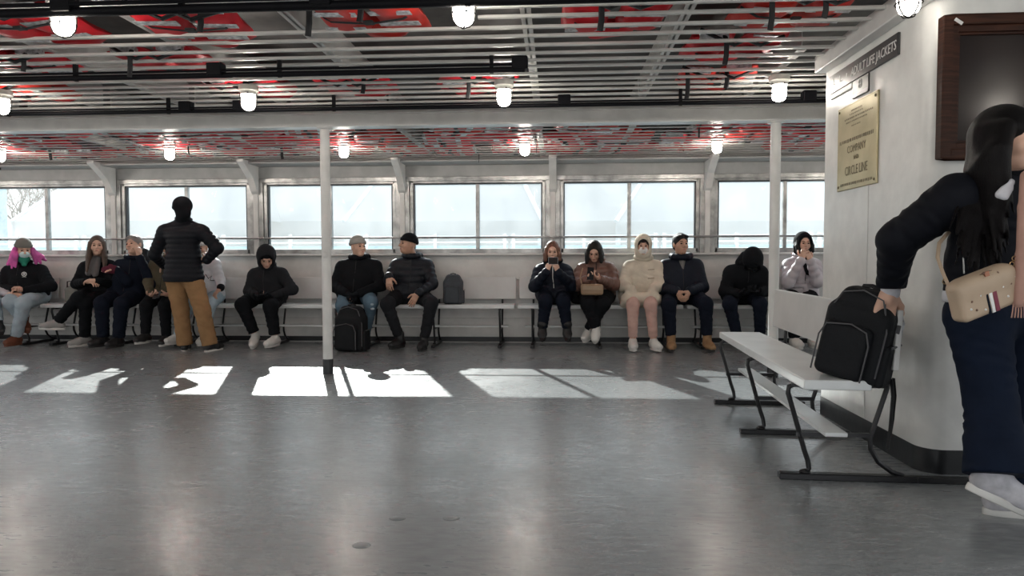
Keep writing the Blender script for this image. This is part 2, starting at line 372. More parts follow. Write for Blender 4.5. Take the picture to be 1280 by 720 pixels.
# brass plaque
pq = empty('brass_plaque', (CX-.01, 4.25, 1.71), 0, 'brass memorial plaque with engraved lettering screwed to the casing', 'plaque')
sb((CX-.012, 3.985, 1.455), (CX, 4.525, 1.965), 'plate', BRASS, pq, .003)
m = MB()
for y in (4.01, 4.5):
    for z in (1.48, 1.94): m.ell((CX-.013, y, z), (.005, .009, .009), 5)
o = m.build('screws', BRASSD, pq, smooth=True); o['kind'] = 'stuff'; o.location = -V(pq.location)
random.seed(3)
m = MB()
def scribble(z, y0, y1, h):
    y = y1
    while y > y0:
        l = random.uniform(.006, .016); m.box((CX-.0128, y-l, z+random.uniform(0, .2)*h), (CX-.0118, y, z+h)); y -= l+random.uniform(.004, .012)
for z, a, b, h in ((1.915, 4.19, 4.33, .008), (1.895, 4.17, 4.35, .008), (1.872, 4.05, 4.42, .010), (1.852, 4.12, 4.40, .008), (1.825, 4.2, 4.32, .007), (1.735, 4.03, 4.49, .022), (1.478, 4.04, 4.47, .018)): scribble(z, a, b, h)
o = m.build('worn_lettering', BRASSD, pq); o['kind'] = 'stuff'; o.location = -V(pq.location)
for tx, z, s, sx in (('COMPANY', 1.672, .062, .85), ('AND', 1.625, .036, .9), ('CIRCLE LINE', 1.54, .078, .72)):
    t = text_mesh('lettering', tx, s, BRASSD, pq, side_m(4.25, z, CX-.0122), sx=sx); t.location -= pq.location
o = MB().box((CX-.013, 3.985, 1.955), (CX-.0125, 4.525, 1.957)).build('edge_line', BRASSD, pq); o.location = -V(pq.location)

# outside: pier, tents, trees -------------------------------------------------------
PIER = mat('pier_concrete', (.45, .46, .46), .8, var=.15, scale=1)
tag(MB().box((-60, 11.5, -1.6), (60, 60, .2)).build('pier', PIER), 'concrete pier outside the windows', 'pier')
WAT = mat('harbour_water', (.16, .30, .36), .12, bump=.5, bscale=2)
tag(MB().box((-90, YW+.6, -2.2), (90, 140, -1.65)).build('water', WAT), 'blue green harbour water beside the ferry', 'water', kind='stuff')
RAILB = mat('barrier_blue', (.42, .62, .70), .6); RAILW = mat('barrier_white', (.8, .82, .82), .5)
def barrier(x0, x1, lab):
    e = empty('dock_barrier', ((x0+x1)/2, 12.2, .2), 0, lab, 'barrier', 'pale blue barriers on the pier')
    h = (x1-x0)/2
    MB().box((-h, -.02, .0), (h, .02, 1.06)).build('panel', RAILB, e)
    for z in (1.0, 1.12, 1.22): MB().tube([(-h, -.04, z), (h, -.04, z)], .018, 6).build('rail', RAILW, e)
    for x in (-h+.05, 0, h-.05): MB().box((x-.025, -.05, 0), (x+.025, 0, 1.27)).build('stanchion', RAILW, e)
for i in range(9): barrier(-11.2+i*2.6, -8.65+i*2.6, 'pale blue pier barrier with white rails, %s from the left' % ['first', 'second', 'third', 'fourth', 'fifth', 'sixth', 'seventh', 'eighth', 'ninth'][i])
def tent(pxl, pxr, Y, apex_rise, lab, eave=277, dp=9):
    a, b = at(pxl, eave, Y), at(pxr, eave, Y); ze = a.z; c = (a+b)/2; hw = (b.x-a.x)/2
    e = empty('marquee_tent', (c.x, Y+dp/2, .2), 0, lab, 'tent', 'white marquee tents on the pier')
    zr = ze-.2
    m = MB(); m.add([(-hw, -dp/2, zr), (hw, -dp/2, zr), (hw, dp/2, zr), (-hw, dp/2, zr), (0, 0, zr+apex_rise)], [(0, 1, 4), (1, 2, 4), (2, 3, 4), (3, 0, 4)])
    m.build('roof', TENT, e)
    MB().box((-hw, -dp/2-.02, zr-.34), (hw, -dp/2, zr)).build('valance', TENT, e)
    MB().box((-hw+.1, -dp/2+.1, .9), (hw-.1, -dp/2+.12, zr-.3)).build('side_wall', TENT, e)
    for sx in (-1, 1): MB().tube([(sx*(hw-.05), -dp/2+.05, 0), (sx*(hw-.05), -dp/2+.05, zr)], .05, 8).build('tent_pole', RAILW, e)
    for sx in (-1, 1): MB().tube([(sx*hw, -dp/2, zr), (0, 0, zr+apex_rise)], .05, 6).build('ridge_seam', RAILW, e)
tent(14, 330, 15, 4.2, 'white tent with its peak outside the far left window')
tent(245, 475, 16, 3.9, 'white tent rising behind the standing man', dp=8)
tent(430, 678, 14.6, 4.3, 'white tent behind the two men in knitted caps', dp=8)
tent(560, 874, 15.6, 3.9, 'white tent behind the woman with the raised phone')
tent(770, 1110, 15, 4.0, 'white tent outside the right hand windows')
# bare trees behind the tents at the far left
BARK = mat('tree_bark', (.24, .20, .16), .8)
def tree(x, y, h, seed, lab):
    random.seed(seed); e = empty('bare_tree', (x, y, .2), 0, lab, 'tree', 'bare winter trees behind the tents')
    mt = MB(); br = MB()
    def grow(p, d, l, r, dep, m):
        q = p+d*l; mid = (p+q)/2+V((random.uniform(-1, 1), random.uniform(-1, 1), 0))*l*.06
        m.tube([p, mid, q], [r, r*.85, r*.7], 5 if dep > 3 else 3, cap=False)
        if dep == 0: return
        for k in range(3 if dep > 1 else 3):
            nd = (d+V((random.uniform(-.8, .8), random.uniform(-.8, .8), random.uniform(-.3, .55)))).normalized()
            grow(p+(q-p)*random.uniform(.55, 1), nd, l*random.uniform(.62, .82), r*.58, dep-1, br)
    grow(V((0, 0, -.02)), V((0, 0, 1)), h*.26, h*.018, 6, mt)
    mt.build('trunk', BARK, e); br.build('branches', BARK, e)['kind'] = 'stuff'
tree(-19.6, 24.5, 6.0, 1, 'bare tree furthest left behind the pier tents'); tree(-17.9, 25.5, 5.6, 2, 'bare tree just left of the first window mullion'); tree(-15.9, 25, 6.2, 5, 'bare tree rising over the first tent roof')
BLD = mat('pale_blue_block', (.5, .62, .66), .7)
tag(MB().box((-19.5, 17.2, .2), (-14.75, 18, 6)).build('pier_shed', BLD, bevel=.05), 'pale blue shed at the far left edge outside', 'shed')

# ------------------------------------------------------------------ poles
for i, (x, lab) in enumerate(((-2.075, 'white round support pole with a black foot, beside the man in the grey beanie'), (1.885, 'white support pole with a black foot behind the slatless side bench'))):
    e = empty('support_pole', (x, 6.2, 0), 0, lab.replace('slatless side bench', 'empty side bench'), 'pole')
    MB().lathe([(0, .13), (.043, .13), (.043, 2.22), (0, 2.22)], n=20).build('shaft', WHITE, e, smooth=True)
    MB().lathe([(0, 0), (.047, 0), (.047, .128), (.044, .135), (0, .135)], n=20).build('foot', BLACKP, e, smooth=True)
    MB().lathe([(0, 2.2), (.07, 2.2), (.07, 2.215), (0, 2.215)], n=20).build('cap_plate', WHITE, e, smooth=True)
    if i == 0: MB().ell((-.0, -.045, 1.08), (.02, .01, .03), 6).build('knob', WHITE, e, smooth=True)
# ------------------------------------------------------------------ benches
def frame_mesh(u_end=.60):
    m = MB(); m.box((-.02, -.02, 0), (.02, u_end, .032)); return m
def make_bench(L, n, first_bar=.60):
    e = empty('bench')
    MB().box((-L/2, .04, .455), (L/2, .33, .50)).build('seat_board', SEATW, e, bevel=.006)
    MB().box((-L/2, .425, .545), (L/2, .450, .815), Matrix.Rotation(-.06, 3, 'X'), (0, .44, .68)).build('backrest', BENCHD, e, bevel=.006)
    MB().box((-L/2+.08, .16, .225), (L/2-.08, .26, .245)).build('foot_rail', SEATW, e, bevel=.004)
    for k in range(n):
        x = -L/2+.17+(L-.34)*k/(n-1)
        m = MB()
        m.tube([(x, .10, .03), (x, .118, .05), (x, .112, .09), (x, .095, .14), (x, .05, .30), (x, .018, .41), (x, .022, .438), (x, .05, .450), (x, .10, .447)], .012, 8)
        m.tube([(x, .54, .03), (x, .49, .045), (x, .43, .09), (x, .395, .15), (x, .39, .20), (x, .42, .30), (x, .462, .44), (x, .472, .60), (x, .462, .79)], .012, 8)
        fr_ = m.build('leg_frame', BLACKG, e, smooth=True)
        MB().box((x-.022, -.02, 0), (x+.022, .60, .03)).build('floor_bar', BLACKG, fr_, bevel=.004, seg=1)
        MB().box((x-.010, .06, .205), (x+.010, .40, .225)).build('cross_bar', BLACKG, fr_)
        MB().box((x-.016, .03, .440), (x+.016, .46, .456)).build('seat_bracket', BLACKG, fr_)
        m = MB(); m.ell((x, .10, .036), (.022, .026, .012), 6); m.build('foot_bolt', BLACKG, fr_, smooth=True)
    return e
b0 = make_bench(1.9, 3)
names = ['bench behind the pink haired person at the far left', 'bench where the long haired woman and her neighbours sit', 'bench where the hooded person in black sits alone', 'bench with the grey backpack on its seat', 'bench shared by four people under the fifth window', 'bench behind the round pole, with the hunched person in black']
for i in range(6):
    b = b0 if i == 0 else copy_tree(b0)
    b.location = (-1.44+1.94*(i-3), 8.05, 0); tag(b, 'white slatted wooden '.replace('slatted ', '')+names[i], 'bench', 'white benches along the window wall')
sbn = make_bench(2.04, 3)
# local x along the length, local y = towards the backrest (world +x)
ang = math.radians(-90-2.6+0)
sbn.rotation_euler = (0, 0, ang); dirL = V((math.sin(math.radians(2.6)), math.cos(math.radians(2.6)), 0))
fc = V((1.066, 3.2, 0))+dirL*1.0
sbn.location = fc
tag(sbn, 'white wooden bench on black iron frames standing against the casing at the right', 'bench')
MB().box((.83, .58, 0), (.87, .83, .028)).build('floor_bar_end', BLACKG, sbn, bevel=.004, seg=1)
# ------------------------------------------------------------------ conduits on the ceiling
def conduit(y, z, r, x0, x1, lab, boxes, off=0):
    e = empty('conduit_pipe', (0, y, z), 0, lab, 'pipe')
    MB().tube([(x0, 0, 0), (x1, 0, 0)], r, 10).build('pipe', CABLE, e, smooth=True)
    MB().tube([(x0, -.03, r*1.2), (x1, -.03, r*1.2)], r*.45, 6).build('cable', CABLE, e, smooth=True)
    for x in boxes: MB().box((x-.05, -.04, -.005), (x+.05, .04, .075)).build('junction_box', CABLE, e, bevel=.008)
    x = math.ceil(x0)
    while x < x1:
        MB().box((x-.012, -.012, -r-.003), (x+.012, .012, .11)).build('pipe_clamp', CABLE, e); x += 1.37
conduit(3.27, 2.235, .022, XL+.1, .62, 'thick black conduit pipe under the ceiling nearest the camera', (-2.36, -1.1))
conduit(4.45, 2.235, .018, XL+.1, -.20, 'black conduit pipe under the ceiling ending at a small box', (-2.2, -.23))
conduit(5.55, 2.245, .016, XL+.1, 5.5, 'long thin black conduit pipe just before the ceiling beam', (-3.0, -2.55, .06, 1.93))
# ------------------------------------------------------------------ caged lamps
GLOBE = mat('lamp_globe', (1.0, .92, .82), .3, emit=45, var=0)
CAGE = mat('lamp_cage', (.62, .60, .55), .4); WIRE = mat('lamp_wire', (.004, .004, .004), .7, spec=.05); GLOBE2 = mat('lamp_globe_dim', (1.0, .92, .82), .3, emit=9, var=0)
def make_lamp():
    e = empty('ceiling_lamp')
    MB().lathe([(0, .125), (.07, .125), (.072, .09), (.058, .075), (.056, .06), (0, .06)], n=20).build('base', CAGE, e, smooth=True)
    MB().lathe([(0, -.052), (.022, -.050), (.04, -.038), (.049, -.015), (.050, .03), (.046, .06), (0, .06)], n=20).build('globe', GLOBE, e, smooth=True)
    cg = None
    m = MB(); m.tube([(.057*math.cos(a), .057*math.sin(a), .0) for a in [2*PI*k/20 for k in range(21)]], .0036, 5, cap=False)
    cg = m.build('cage', WIRE, e, smooth=True)
    for k in range(4):
        a = PI/2*k+.35; m = MB()
        m.tube([(.058*math.cos(a), .058*math.sin(a), .07), (.058*math.cos(a), .058*math.sin(a), .0), (.05*math.cos(a), .05*math.sin(a), -.03), (.03*math.cos(a), .03*math.sin(a), -.055), (0, 0, -.064)], .0036, 5)
        m.build('cage_wire', WIRE, cg, smooth=True)
    return e
lamp0 = make_lamp(); first = True
rows = [(3.34, 'front', [-8.1, -6.2, -4.3, -2.42, -.44, 1.6]), (5.1, 'middle', [-8.0, -6.1, -4.2, -2.28, -.38, 1.57, 3.5]), (7.33, 'rear', [-8.0, -6.08, -4.16, -2.25, -.33, 1.64, 3.6]), (1.2, 'behind', [-8.1, -6.2, -4.3, -2.42, -.44, 1.5, 3.4])]
LN = {(3.34, -2.42): 'caged round ceiling lamp near the upper left corner, front row', (3.34, -.44): 'caged round ceiling lamp beside the bright red life jacket', (3.34, 1.6): 'caged round ceiling lamp beside the casing top',
      (5.1, -4.2): 'caged ceiling lamp at the left picture edge, middle row', (5.1, -2.28): 'caged ceiling lamp in the middle row, left of the round pole', (5.1, -.38): 'caged ceiling lamp in the middle row above the woman with the phone', (5.1, 1.57): 'caged ceiling lamp in the middle row next to the black sign',
      (7.33, -6.08): 'small far ceiling lamp at the left edge near the windows', (7.33, -4.16): 'small far ceiling lamp above the standing man', (7.33, -2.25): 'small far ceiling lamp just right of the round pole', (7.33, -.33): 'small far ceiling lamp left of the dense red jackets', (7.33, 1.64): 'small far ceiling lamp above the hunched person'}
for (y, rn, xs) in rows:
    for x in xs:
        l = lamp0 if first else copy_tree(lamp0); first = False
        l.location = (x, y, 2.2 if y < 6 else 2.165)
        if y > 5 and y < 6: l.location.z = 2.2
        if (y, x) == (3.34, 1.6):
            for ch in l.children:
                if ch.name.startswith('globe'): ch.data = ch.data.copy(); ch.data.materials[0] = GLOBE2
        tag(l, LN.get((y, x), 'caged ceiling lamp out of the picture'), 'lamp', 'caged lamps under the ceiling')
# ------------------------------------------------------------------ life jackets above the slats
REDJ = mat('life_jacket_red', (.74, .014, .03), .5, var=.15, scale=5, bump=.25, bscale=14, col2=(.55, .010, .02))
ORJ = mat('life_jacket_orange_red', (.72, .035, .02), .42, var=.15, scale=5, bump=.25, bscale=14, col2=(.52, .015, .012))
STRP = mat('black_webbing', (.008, .008, .01), .7)
REFL = mat('reflective_tape', (.62, .64, .66), .4, metal=.3, var=.25, scale=30)
def pillow(lx, ly, h, seed, n=9):
    random.seed(seed); ph = [random.uniform(0, 6) for _ in range(6)]
    m = MB(); top = []; bot = []
    for j in range(n):
        for i in range(n):
            u, v = -1+2*i/(n-1), -1+2*j/(n-1)
            e = max(0, (1-abs(u)**3.2))**.5*max(0, (1-abs(v)**3.2))**.5
            w = .012*math.sin(3*u+ph[0]+2*v)+.010*math.sin(5*v+ph[1]-2*u)
            x = u*lx/2*(1-.06*abs(v)**3); y = v*ly/2*(1-.06*abs(u)**3)
            top.append((x, y, h*.5+e*h*.5+w)); bot.append((x, y, h*.5-e*h*.5+w*.6))
    fs = []
    for j in range(n-1):
        for i in range(n-1):
            a = j*n+i; fs.append((a, a+1, a+n+1, a+n)); b = a+n*n; fs.append((b, b+n, b+n+1, b+1))
    for i in range(n-1):
        fs += [(i+1, i, i+n*n, i+1+n*n), ((n-1)*n+i, (n-1)*n+i+1, (n-1)*n+i+1+n*n, (n-1)*n+i+n*n), (i*n, (i+1)*n, (i+1)*n+n*n, i*n+n*n), ((i+1)*n+n-1, i*n+n-1, i*n+n-1+n*n, (i+1)*n+n-1+n*n)]
    return m.add(top+bot, fs)
def make_jacket(seed, m_, dangle, flat=False):
    random.seed(seed)
    e = empty('life_jacket')
    for k, (ox, w_) in enumerate(((-.155, .27), (.155, .27))):
        p = pillow(w_, .52, .105, seed*10+k).build('float_panel', m_, e, smooth=True); p.location = (ox, random.uniform(-.02, .02), 0); p.rotation_euler = (0, random.uniform(-.06, .06), random.uniform(-.08, .08))
        for q in range(2):
            y = -.14+.2*q+random.uniform(-.03, .03)
            t = MB(); hx = w_/2-.02
            t.add([(-hx, y, -.001), (hx, y+random.uniform(-.03, .03), -.001), (hx, y+.055, -.003), (-hx, y+.05, -.003), (-hx, y, .003), (hx, y, .003), (hx, y+.055, .002), (-hx, y+.05, .002)], [(0, 1, 2, 3), (7, 6, 5, 4), (0, 4, 5, 1), (1, 5, 6, 2), (2, 6, 7, 3), (3, 7, 4, 0)])
            t.build('reflective_tape', REFL, p)
        t = MB(); z0 = .0; yf = -.268
        t.add([(-.09, yf, z0+.03), (.08, yf-.004, z0+.02), (.08, yf-.004, z0+.062), (-.09, yf, z0+.07), (-.09, yf+.03, z0+.03), (.08, yf+.03, z0+.02), (.08, yf+.03, z0+.062), (-.09, yf+.03, z0+.07)], [(0, 1, 2, 3), (7, 6, 5, 4), (0, 4, 5, 1), (1, 5, 6, 2), (2, 6, 7, 3), (3, 7, 4, 0)])
        t.build('reflective_tape', REFL, p)
    c = pillow(.3, .2, .09, seed*10+5).build('collar', m_, e, smooth=True); c.location = (0, .3, .02)
    # webbing: a belt round the jacket and one loose end
    y = random.uniform(-.12, .05)
    MB().tube([(-.29, y, .05), (-.2, y-.01, -.006), (0, y+.03, -.012), (.2, y-.01, -.006), (.29, y, .05)], .004, 6, sx=4.5).build('belt', STRP, e)
    if not flat: MB().tube([(-.25, -.285, .07), (-.15, -.31, .01), (-.05, -.30, -.03), (.02, -.30, .0), (.1, -.31, -.035), (.24, -.285, .02)], .011, 6, sx=1.8).build('strap', STRP, e)
    MB().box((-.02, y-.02, -.02), (.035, y+.03, -.006)).build('buckle', STRP, e, bevel=.003, seg=1)
    if dangle:
        for dx, l in dangle:
            MB().tube([(dx, -.26, .04), (dx+.005, -.29, .0), (dx+.004, -.292, -l*.6), (dx-.004, -.29, -l)], .004, 6, sx=4).build('loose_strap', STRP, e)
    return e
far_protos = [make_jacket(5, REDJ, (), True), make_jacket(6, REDJ, (), True), make_jacket(8, REDJ, ((.1, .09),), True), make_jacket(9, ORJ, (), True)]
protos = [make_jacket(1, REDJ, ((-.1, .14),)), make_jacket(2, REDJ, ()), make_jacket(3, ORJ, ((.05, .10), (-.22, .16))), make_jacket(4, REDJ, ((.14, .09),))]
ORD = ['first', 'second', 'third', 'fourth', 'fifth', 'sixth', 'seventh', 'eighth', 'ninth', 'tenth', 'eleventh', 'twelfth', 'thirteenth', 'fourteenth', 'fifteenth', 'sixteenth', 'seventeenth', 'eighteenth', 'nineteenth', 'twentieth', 'twenty first', 'twenty second', 'twenty third', 'twenty fourth', 'twenty fifth', 'twenty sixth', 'twenty seventh']
used = set()
def place_jacket(k, x, y, z, rz, lab, grp, tilt=(0, 0)):
    far = y > 6; p = (far_protos if far else protos)[k]
    j = p if (k, far) not in used else copy_tree(p); used.add((k, far))
    j.location = (x, y, z); j.rotation_euler = (tilt[0], tilt[1], rz); tag(j, lab, 'life jacket', grp)
random.seed(11)
# nearest row: the large ones one can see in the photograph
near = [(-3.62, 3.86, 0, .2), (-2.95, 3.84, 1, -.1), (-2.05, 3.9, 3, .12), (-1.02, 3.80, 2, -.05), (.32, 3.95, 0, .02), (1.28, 3.95, 2, .06), (-4.4, 3.9, 1, .1), (-5.3, 3.9, 3, .2)]
near.sort()
for i, (x, y, k, rz) in enumerate(near):
    place_jacket(k, x, y, 2.350 if not (-.42 > x) else 2.335, rz, 'red life jacket stowed over the front slats, %s from the left in the nearest row' % ORD[i], 'life jackets in the nearest ceiling row')
for r, (y, z, n, x0, dx, nm, pr) in enumerate(((4.65, 2.352, 9, -6.3, .93, 'second', .8), (5.45, 2.352, 9, -6.1, .92, 'third', .8), (6.72, 2.252, 17, -7.6, .66, 'fourth', .93), (7.38, 2.252, 19, -8.6, .62, 'fifth', .95), (8.02, 2.252, 19, -8.7, .63, 'last', .95))):
    c = 0
    for i in range(n):
        if random.random() > pr: continue
        x = x0+dx*i+random.uniform(-.08, .08)
        if x > 1.35 and y < 5: continue
        rz = random.choice((0, PI/2, PI, -PI/2))*(1 if y > 6 else 0)+random.uniform(-.25, .25)
        place_jacket(random.choice((0, 0, 1, 1, 3, 3, 2) if y > 6 else (0, 1, 2, 3)), x, y+random.uniform(-.05, .05), z+.004, rz, 'red life jacket lying on the ceiling slats, %s from the left in the %s row' % (ORD[c], nm), 'life jackets in the %s ceiling row' % nm, (random.uniform(0, .05), 0))
        c += 1

# ------------------------------------------------------------------ soft surfaces: smooth union of tapered volumes, meshed with surface nets
def _n(a): a = np.asarray(a, float); return a/max(1e-9, np.linalg.norm(a))
def A(*v): return np.array(v, float)
class Prim:
    def __init__(s, fn, lo, hi, k=.02, sub=False): s.fn = fn; s.lo = np.asarray(lo, float); s.hi = np.asarray(hi, float); s.k = k; s.sub = sub
def cap(a, b, ra, rb, k=.02, wide=None, ws=1.0, quilt=None, sub=False, fold=0):
    a = np.asarray(a, float); b = np.asarray(b, float); R_ = max(ra, rb)*max(1, ws)+abs(quilt[1] if quilt else 0)+fold
    def fn(P):
        q = P-a; d = b-a
        if wide is not None:
            w_ = _n(wide); c = (1-1/ws); q = q-(q@w_)[:, None]*w_*c; d = d-(d@w_)*w_*c
        L2 = d@d; t = np.clip((q@d)/max(L2, 1e-9), 0, 1)
        r = ra+(rb-ra)*t
        D = np.linalg.norm(q-t[:, None]*d, axis=1)-r
        if quilt:
            pit, amp = quilt; L = math.sqrt(L2); D = D-amp*(np.abs(np.sin(PI*(t*L)/pit))-.6)
        if fold:
            L = math.sqrt(L2); D = D-fold*np.sin(t*L*95+3*np.sin(q@A(21, 13, 17)))*np.sin(q@A(17, -19, 11)+1)
        return D
    return Prim(fn, np.minimum(a, b)-R_, np.maximum(a, b)+R_, k, sub)
def ell(c, r, Rm=None, k=.02, sub=False):
    c = np.asarray(c, float); r = np.asarray(r, float); Rm = np.eye(3) if Rm is None else Rm; e = np.abs(Rm)@r
    def fn(P):
        q = ((P-c)@Rm); k0 = np.linalg.norm(q/r, axis=1); k1 = np.linalg.norm(q/(r*r), axis=1)+1e-9
        return k0*(k0-1)/k1
    return Prim(fn, c-e, c+e, k, sub)
def rbox(c, h, rad, Rm=None, k=.01, sub=False, fn2=None):
    c = np.asarray(c, float); h = np.asarray(h, float); Rm = np.eye(3) if Rm is None else Rm; e = np.abs(Rm)@h
    def fn(P):
        q0 = (P-c)@Rm; q = np.abs(q0)-(h-rad); D = np.linalg.norm(np.maximum(q, 0), axis=1)+np.minimum(q.max(1), 0)-rad
        if fn2: D = fn2(D, q0)
        return D
    return Prim(fn, c-e, c+e, k, sub)
def nets(prims, vox, post=None, org=None):
    pos = [p for p in prims if not p.sub]
    lo = np.min([p.lo for p in pos], 0)-3*vox; hi = np.max([p.hi for p in pos], 0)+3*vox
    n = np.ceil((hi-lo)/vox).astype(int)+1
    D = np.full(n, 1.0, np.float32)
    ax = [lo[i]+vox*np.arange(n[i]) for i in range(3)]
    for p in prims:
        m = p.k+2*vox; i0 = np.maximum(0, np.floor((p.lo-m-lo)/vox).astype(int)); i1 = np.minimum(n, np.ceil((p.hi+m-lo)/vox).astype(int)+1)
        if (i1 <= i0).any(): continue
        g = np.stack(np.meshgrid(ax[0][i0[0]:i1[0]], ax[1][i0[1]:i1[1]], ax[2][i0[2]:i1[2]], indexing='ij'), -1)
        sh = g.shape[:3]; d = p.fn(g.reshape(-1, 3)).reshape(sh); sl = tuple(slice(i0[i], i1[i]) for i in range(3)); B = D[sl]
        k = max(p.k, 1e-5)
        if p.sub:
            d = -d; h = np.maximum(k-np.abs(B-d), 0)/k; D[sl] = np.maximum(B, d)+h*h*k/4
        else:
            h = np.maximum(k-np.abs(B-d), 0)/k; D[sl] = np.minimum(B, d)-h*h*k/4
    s = D < 0
    c = np.zeros(n-1, np.int8)
    for i in (0, 1):
        for j in (0, 1):
            for k in (0, 1): c += s[i:n[0]-1+i, j:n[1]-1+j, k:n[2]-1+k]
    act = (c > 0) & (c < 8); I = np.argwhere(act)
    if len(I) == 0: return np.zeros((0, 3)), np.zeros((0, 4), int)
    idx = np.full(n-1, -1, np.int64); idx[act] = np.arange(len(I))
    acc = np.zeros((len(I), 3)); cnt = np.zeros(len(I))
    for a in range(3):
        b, e = [x for x in range(3) if x != a]
        for u in (0, 1):
            for v in (0, 1):
                o = np.zeros(3, int); o[b] = u; o[e] = v; J = I+o; K = J.copy(); K[:, a] += 1
                d0 = D[J[:, 0], J[:, 1], J[:, 2]]; d1 = D[K[:, 0], K[:, 1], K[:, 2]]; x = (d0 < 0) != (d1 < 0)
                t = np.where(x, d0/np.where(x, d0-d1, 1), 0); q = J.astype(float); q[:, a] += t
                acc[x] += q[x]; cnt[x] += 1
    Vv = lo+vox*acc/cnt[:, None]
    F = []
    for a in range(3):
        b, e = (a+1) % 3, (a+2) % 3
        sl0 = [slice(1, n[i]-1) for i in range(3)]; sl0[a] = slice(0, n[a]-1); sl1 = list(sl0); sl1[a] = slice(1, n[a])
        x = s[tuple(sl0)] != s[tuple(sl1)]; Q = np.argwhere(x); Q[:, b] += 1; Q[:, e] += 1
        ins = s[Q[:, 0], Q[:, 1], Q[:, 2]]
        def g(ub, ue):
            J = Q.copy(); J[:, b] -= ub; J[:, e] -= ue; return idx[J[:, 0], J[:, 1], J[:, 2]]
        f = np.stack([g(1, 1), g(0, 1), g(0, 0), g(1, 0)], 1)
        f[~ins] = f[~ins][:, ::-1]; F.append(f)
    return Vv, np.concatenate(F)
def mesh_from(parts, name, m, parent=None, loc=None, smooth=True):
    """parts: list of (verts, quads); joined as one mesh; coordinates in world space"""
    vs = []; fs = []; k = 0
    for v, f in parts:
        if len(v) == 0: continue
        vs.append(v); fs.append(f+k); k += len(v)
    if not vs: return None
    v = np.concatenate(vs); f = np.concatenate(fs)
    base = V(loc) if loc is not None else (V(parent['_o']) if parent is not None and '_o' in parent else V((0, 0, 0)))
    v = v-np.array(base)
    me = bpy.data.meshes.new(name); me.vertices.add(len(v)); me.vertices.foreach_set('co', v.astype(np.float32).ravel())
    me.loops.add(len(f)*4); me.loops.foreach_set('vertex_index', f.astype(np.int32).ravel())
    me.polygons.add(len(f)); me.polygons.foreach_set('loop_start', np.arange(0, len(f)*4, 4, dtype=np.int32))
    try: me.polygons.foreach_set('loop_total', np.full(len(f), 4, np.int32))
    except Exception: pass
    me.polygons.foreach_set('use_smooth', np.ones(len(f), bool)); me.update(calc_edges=True)
    me.materials.append(m); o = bpy.data.objects.new(name, me); COL.objects.link(o)
    if parent is not None: o.parent = parent
    return o
def soft(prims, vox, name, m, root): return mesh_from([nets(prims, vox)], name, m, root, loc=ORG)
ORG = V((0, 0, 0))
# ------------------------------------------------------------------ skin / cloth materials
def cloth(name, col, rough=.85, var=.06, bump=.35, bs=60, sheen=.0): return mat(name, col, rough, var=var, scale=9, bump=bump, bscale=bs, spec=.15, sheen=sheen)
SKIN = mat('skin_light', (.62, .38, .28), .5, var=.06, scale=12); SKINT = mat('skin_tan', (.50, .29, .20), .5, var=.06, scale=12)
EYE = mat('eye_dark', (.02, .015, .012), .2); LIP = mat('lip', (.42, .16, .14), .5); EYEW = mat('eye_white', (.7, .68, .66), .3)
HBLACK = mat('hair_black', (.005, .004, .004), .5, spec=.25, bump=.5, bscale=90, stretch=(3, 3, .4)); HBROWN = mat('hair_brown', (.07, .042, .028), .5, bump=.5, bscale=90, stretch=(3, 3, .4))
HGREY = mat('hair_grey', (.20, .18, .17), .6, bump=.5, bscale=70); HPINK = mat('hair_pink', (.62, .10, .38), .6, var=.25, bump=.5, bscale=60); HAUB = mat('hair_auburn', (.13, .055, .03), .5, bump=.5, bscale=80)
BLK = cloth('black_cloth', (.006, .007, .009)); BLKP = mat('black_puffer_nylon', (.007, .008, .012), .6, bump=.3, bscale=45, spec=.2); NAVY = cloth('navy_cloth', (.006, .009, .018)); NAVYP = mat('navy_puffer_nylon', (.006, .009, .018), .6, bump=.3, bscale=45, spec=.2)
DGREY = cloth('charcoal_cloth', (.016, .017, .020)); SLATEP = mat('slate_puffer_nylon', (.010, .012, .017), .5, bump=.3, bscale=45, spec=.25)
KHAKI = cloth('khaki_cotton', (.30, .175, .085)); OLIVE = cloth('olive_cloth', (.085, .075, .05)); JEANL = cloth('light_denim', (.36, .43, .48)); JEANB = cloth('blue_denim', (.10, .16, .21)); JEANP = cloth('pale_blue_denim', (.42, .54, .62))
CREAM = cloth('cream_wool', (.62, .56, .46), bs=45); PINKT = cloth('dusty_pink_cotton', (.56, .37, .32)); BROWNP = mat('brown_puffer_nylon', (.16, .082, .062), .42, bump=.3, bscale=45); WHITEP = mat('white_puffer_nylon', (.66, .67, .70), .5, bump=.3, bscale=40)
LILACP = mat('pale_lilac_nylon', (.52, .47, .50), .5, bump=.3, bscale=40); BEAN = cloth('grey_knit', (.17, .165, .15), bs=110); BEANL = cloth('light_grey_knit', (.30, .29, .27), bs=110); MASKW = cloth('mask_white', (.78, .76, .74)); MASKB = cloth('mask_pale_blue', (.58, .74, .76)); GREENT = cloth('green_gaiter', (.03, .22, .15))
SHW = mat('shoe_white', (.66, .65, .62), .55, var=.06); SHB = mat('shoe_black', (.012, .012, .013), .5); SHT = mat('boot_tan', (.28, .165, .08), .75, bump=.2); SHBR = mat('boot_brown', (.15, .045, .02), .6, bump=.2); SOLEW = mat('sole_white', (.62, .61, .58), .6); SOLEB = mat('sole_black', (.02, .02, .02), .7)
SHG = mat('shoe_grey', (.30, .29, .28), .7); SCARFG = cloth('grey_scarf', (.16, .15, .15), bs=40); BURG = cloth('burgundy_knit', (.10, .02, .035)); GREYSW = cloth('grey_sweater', (.16, .155, .15)); WHITEC = cloth('white_cotton', (.62, .62, .66)); PHONE = mat('phone_black', (.015, .015, .018), .25); PHONEG = mat('phone_grey', (.25, .28, .30), .3); SKINP = SKIN
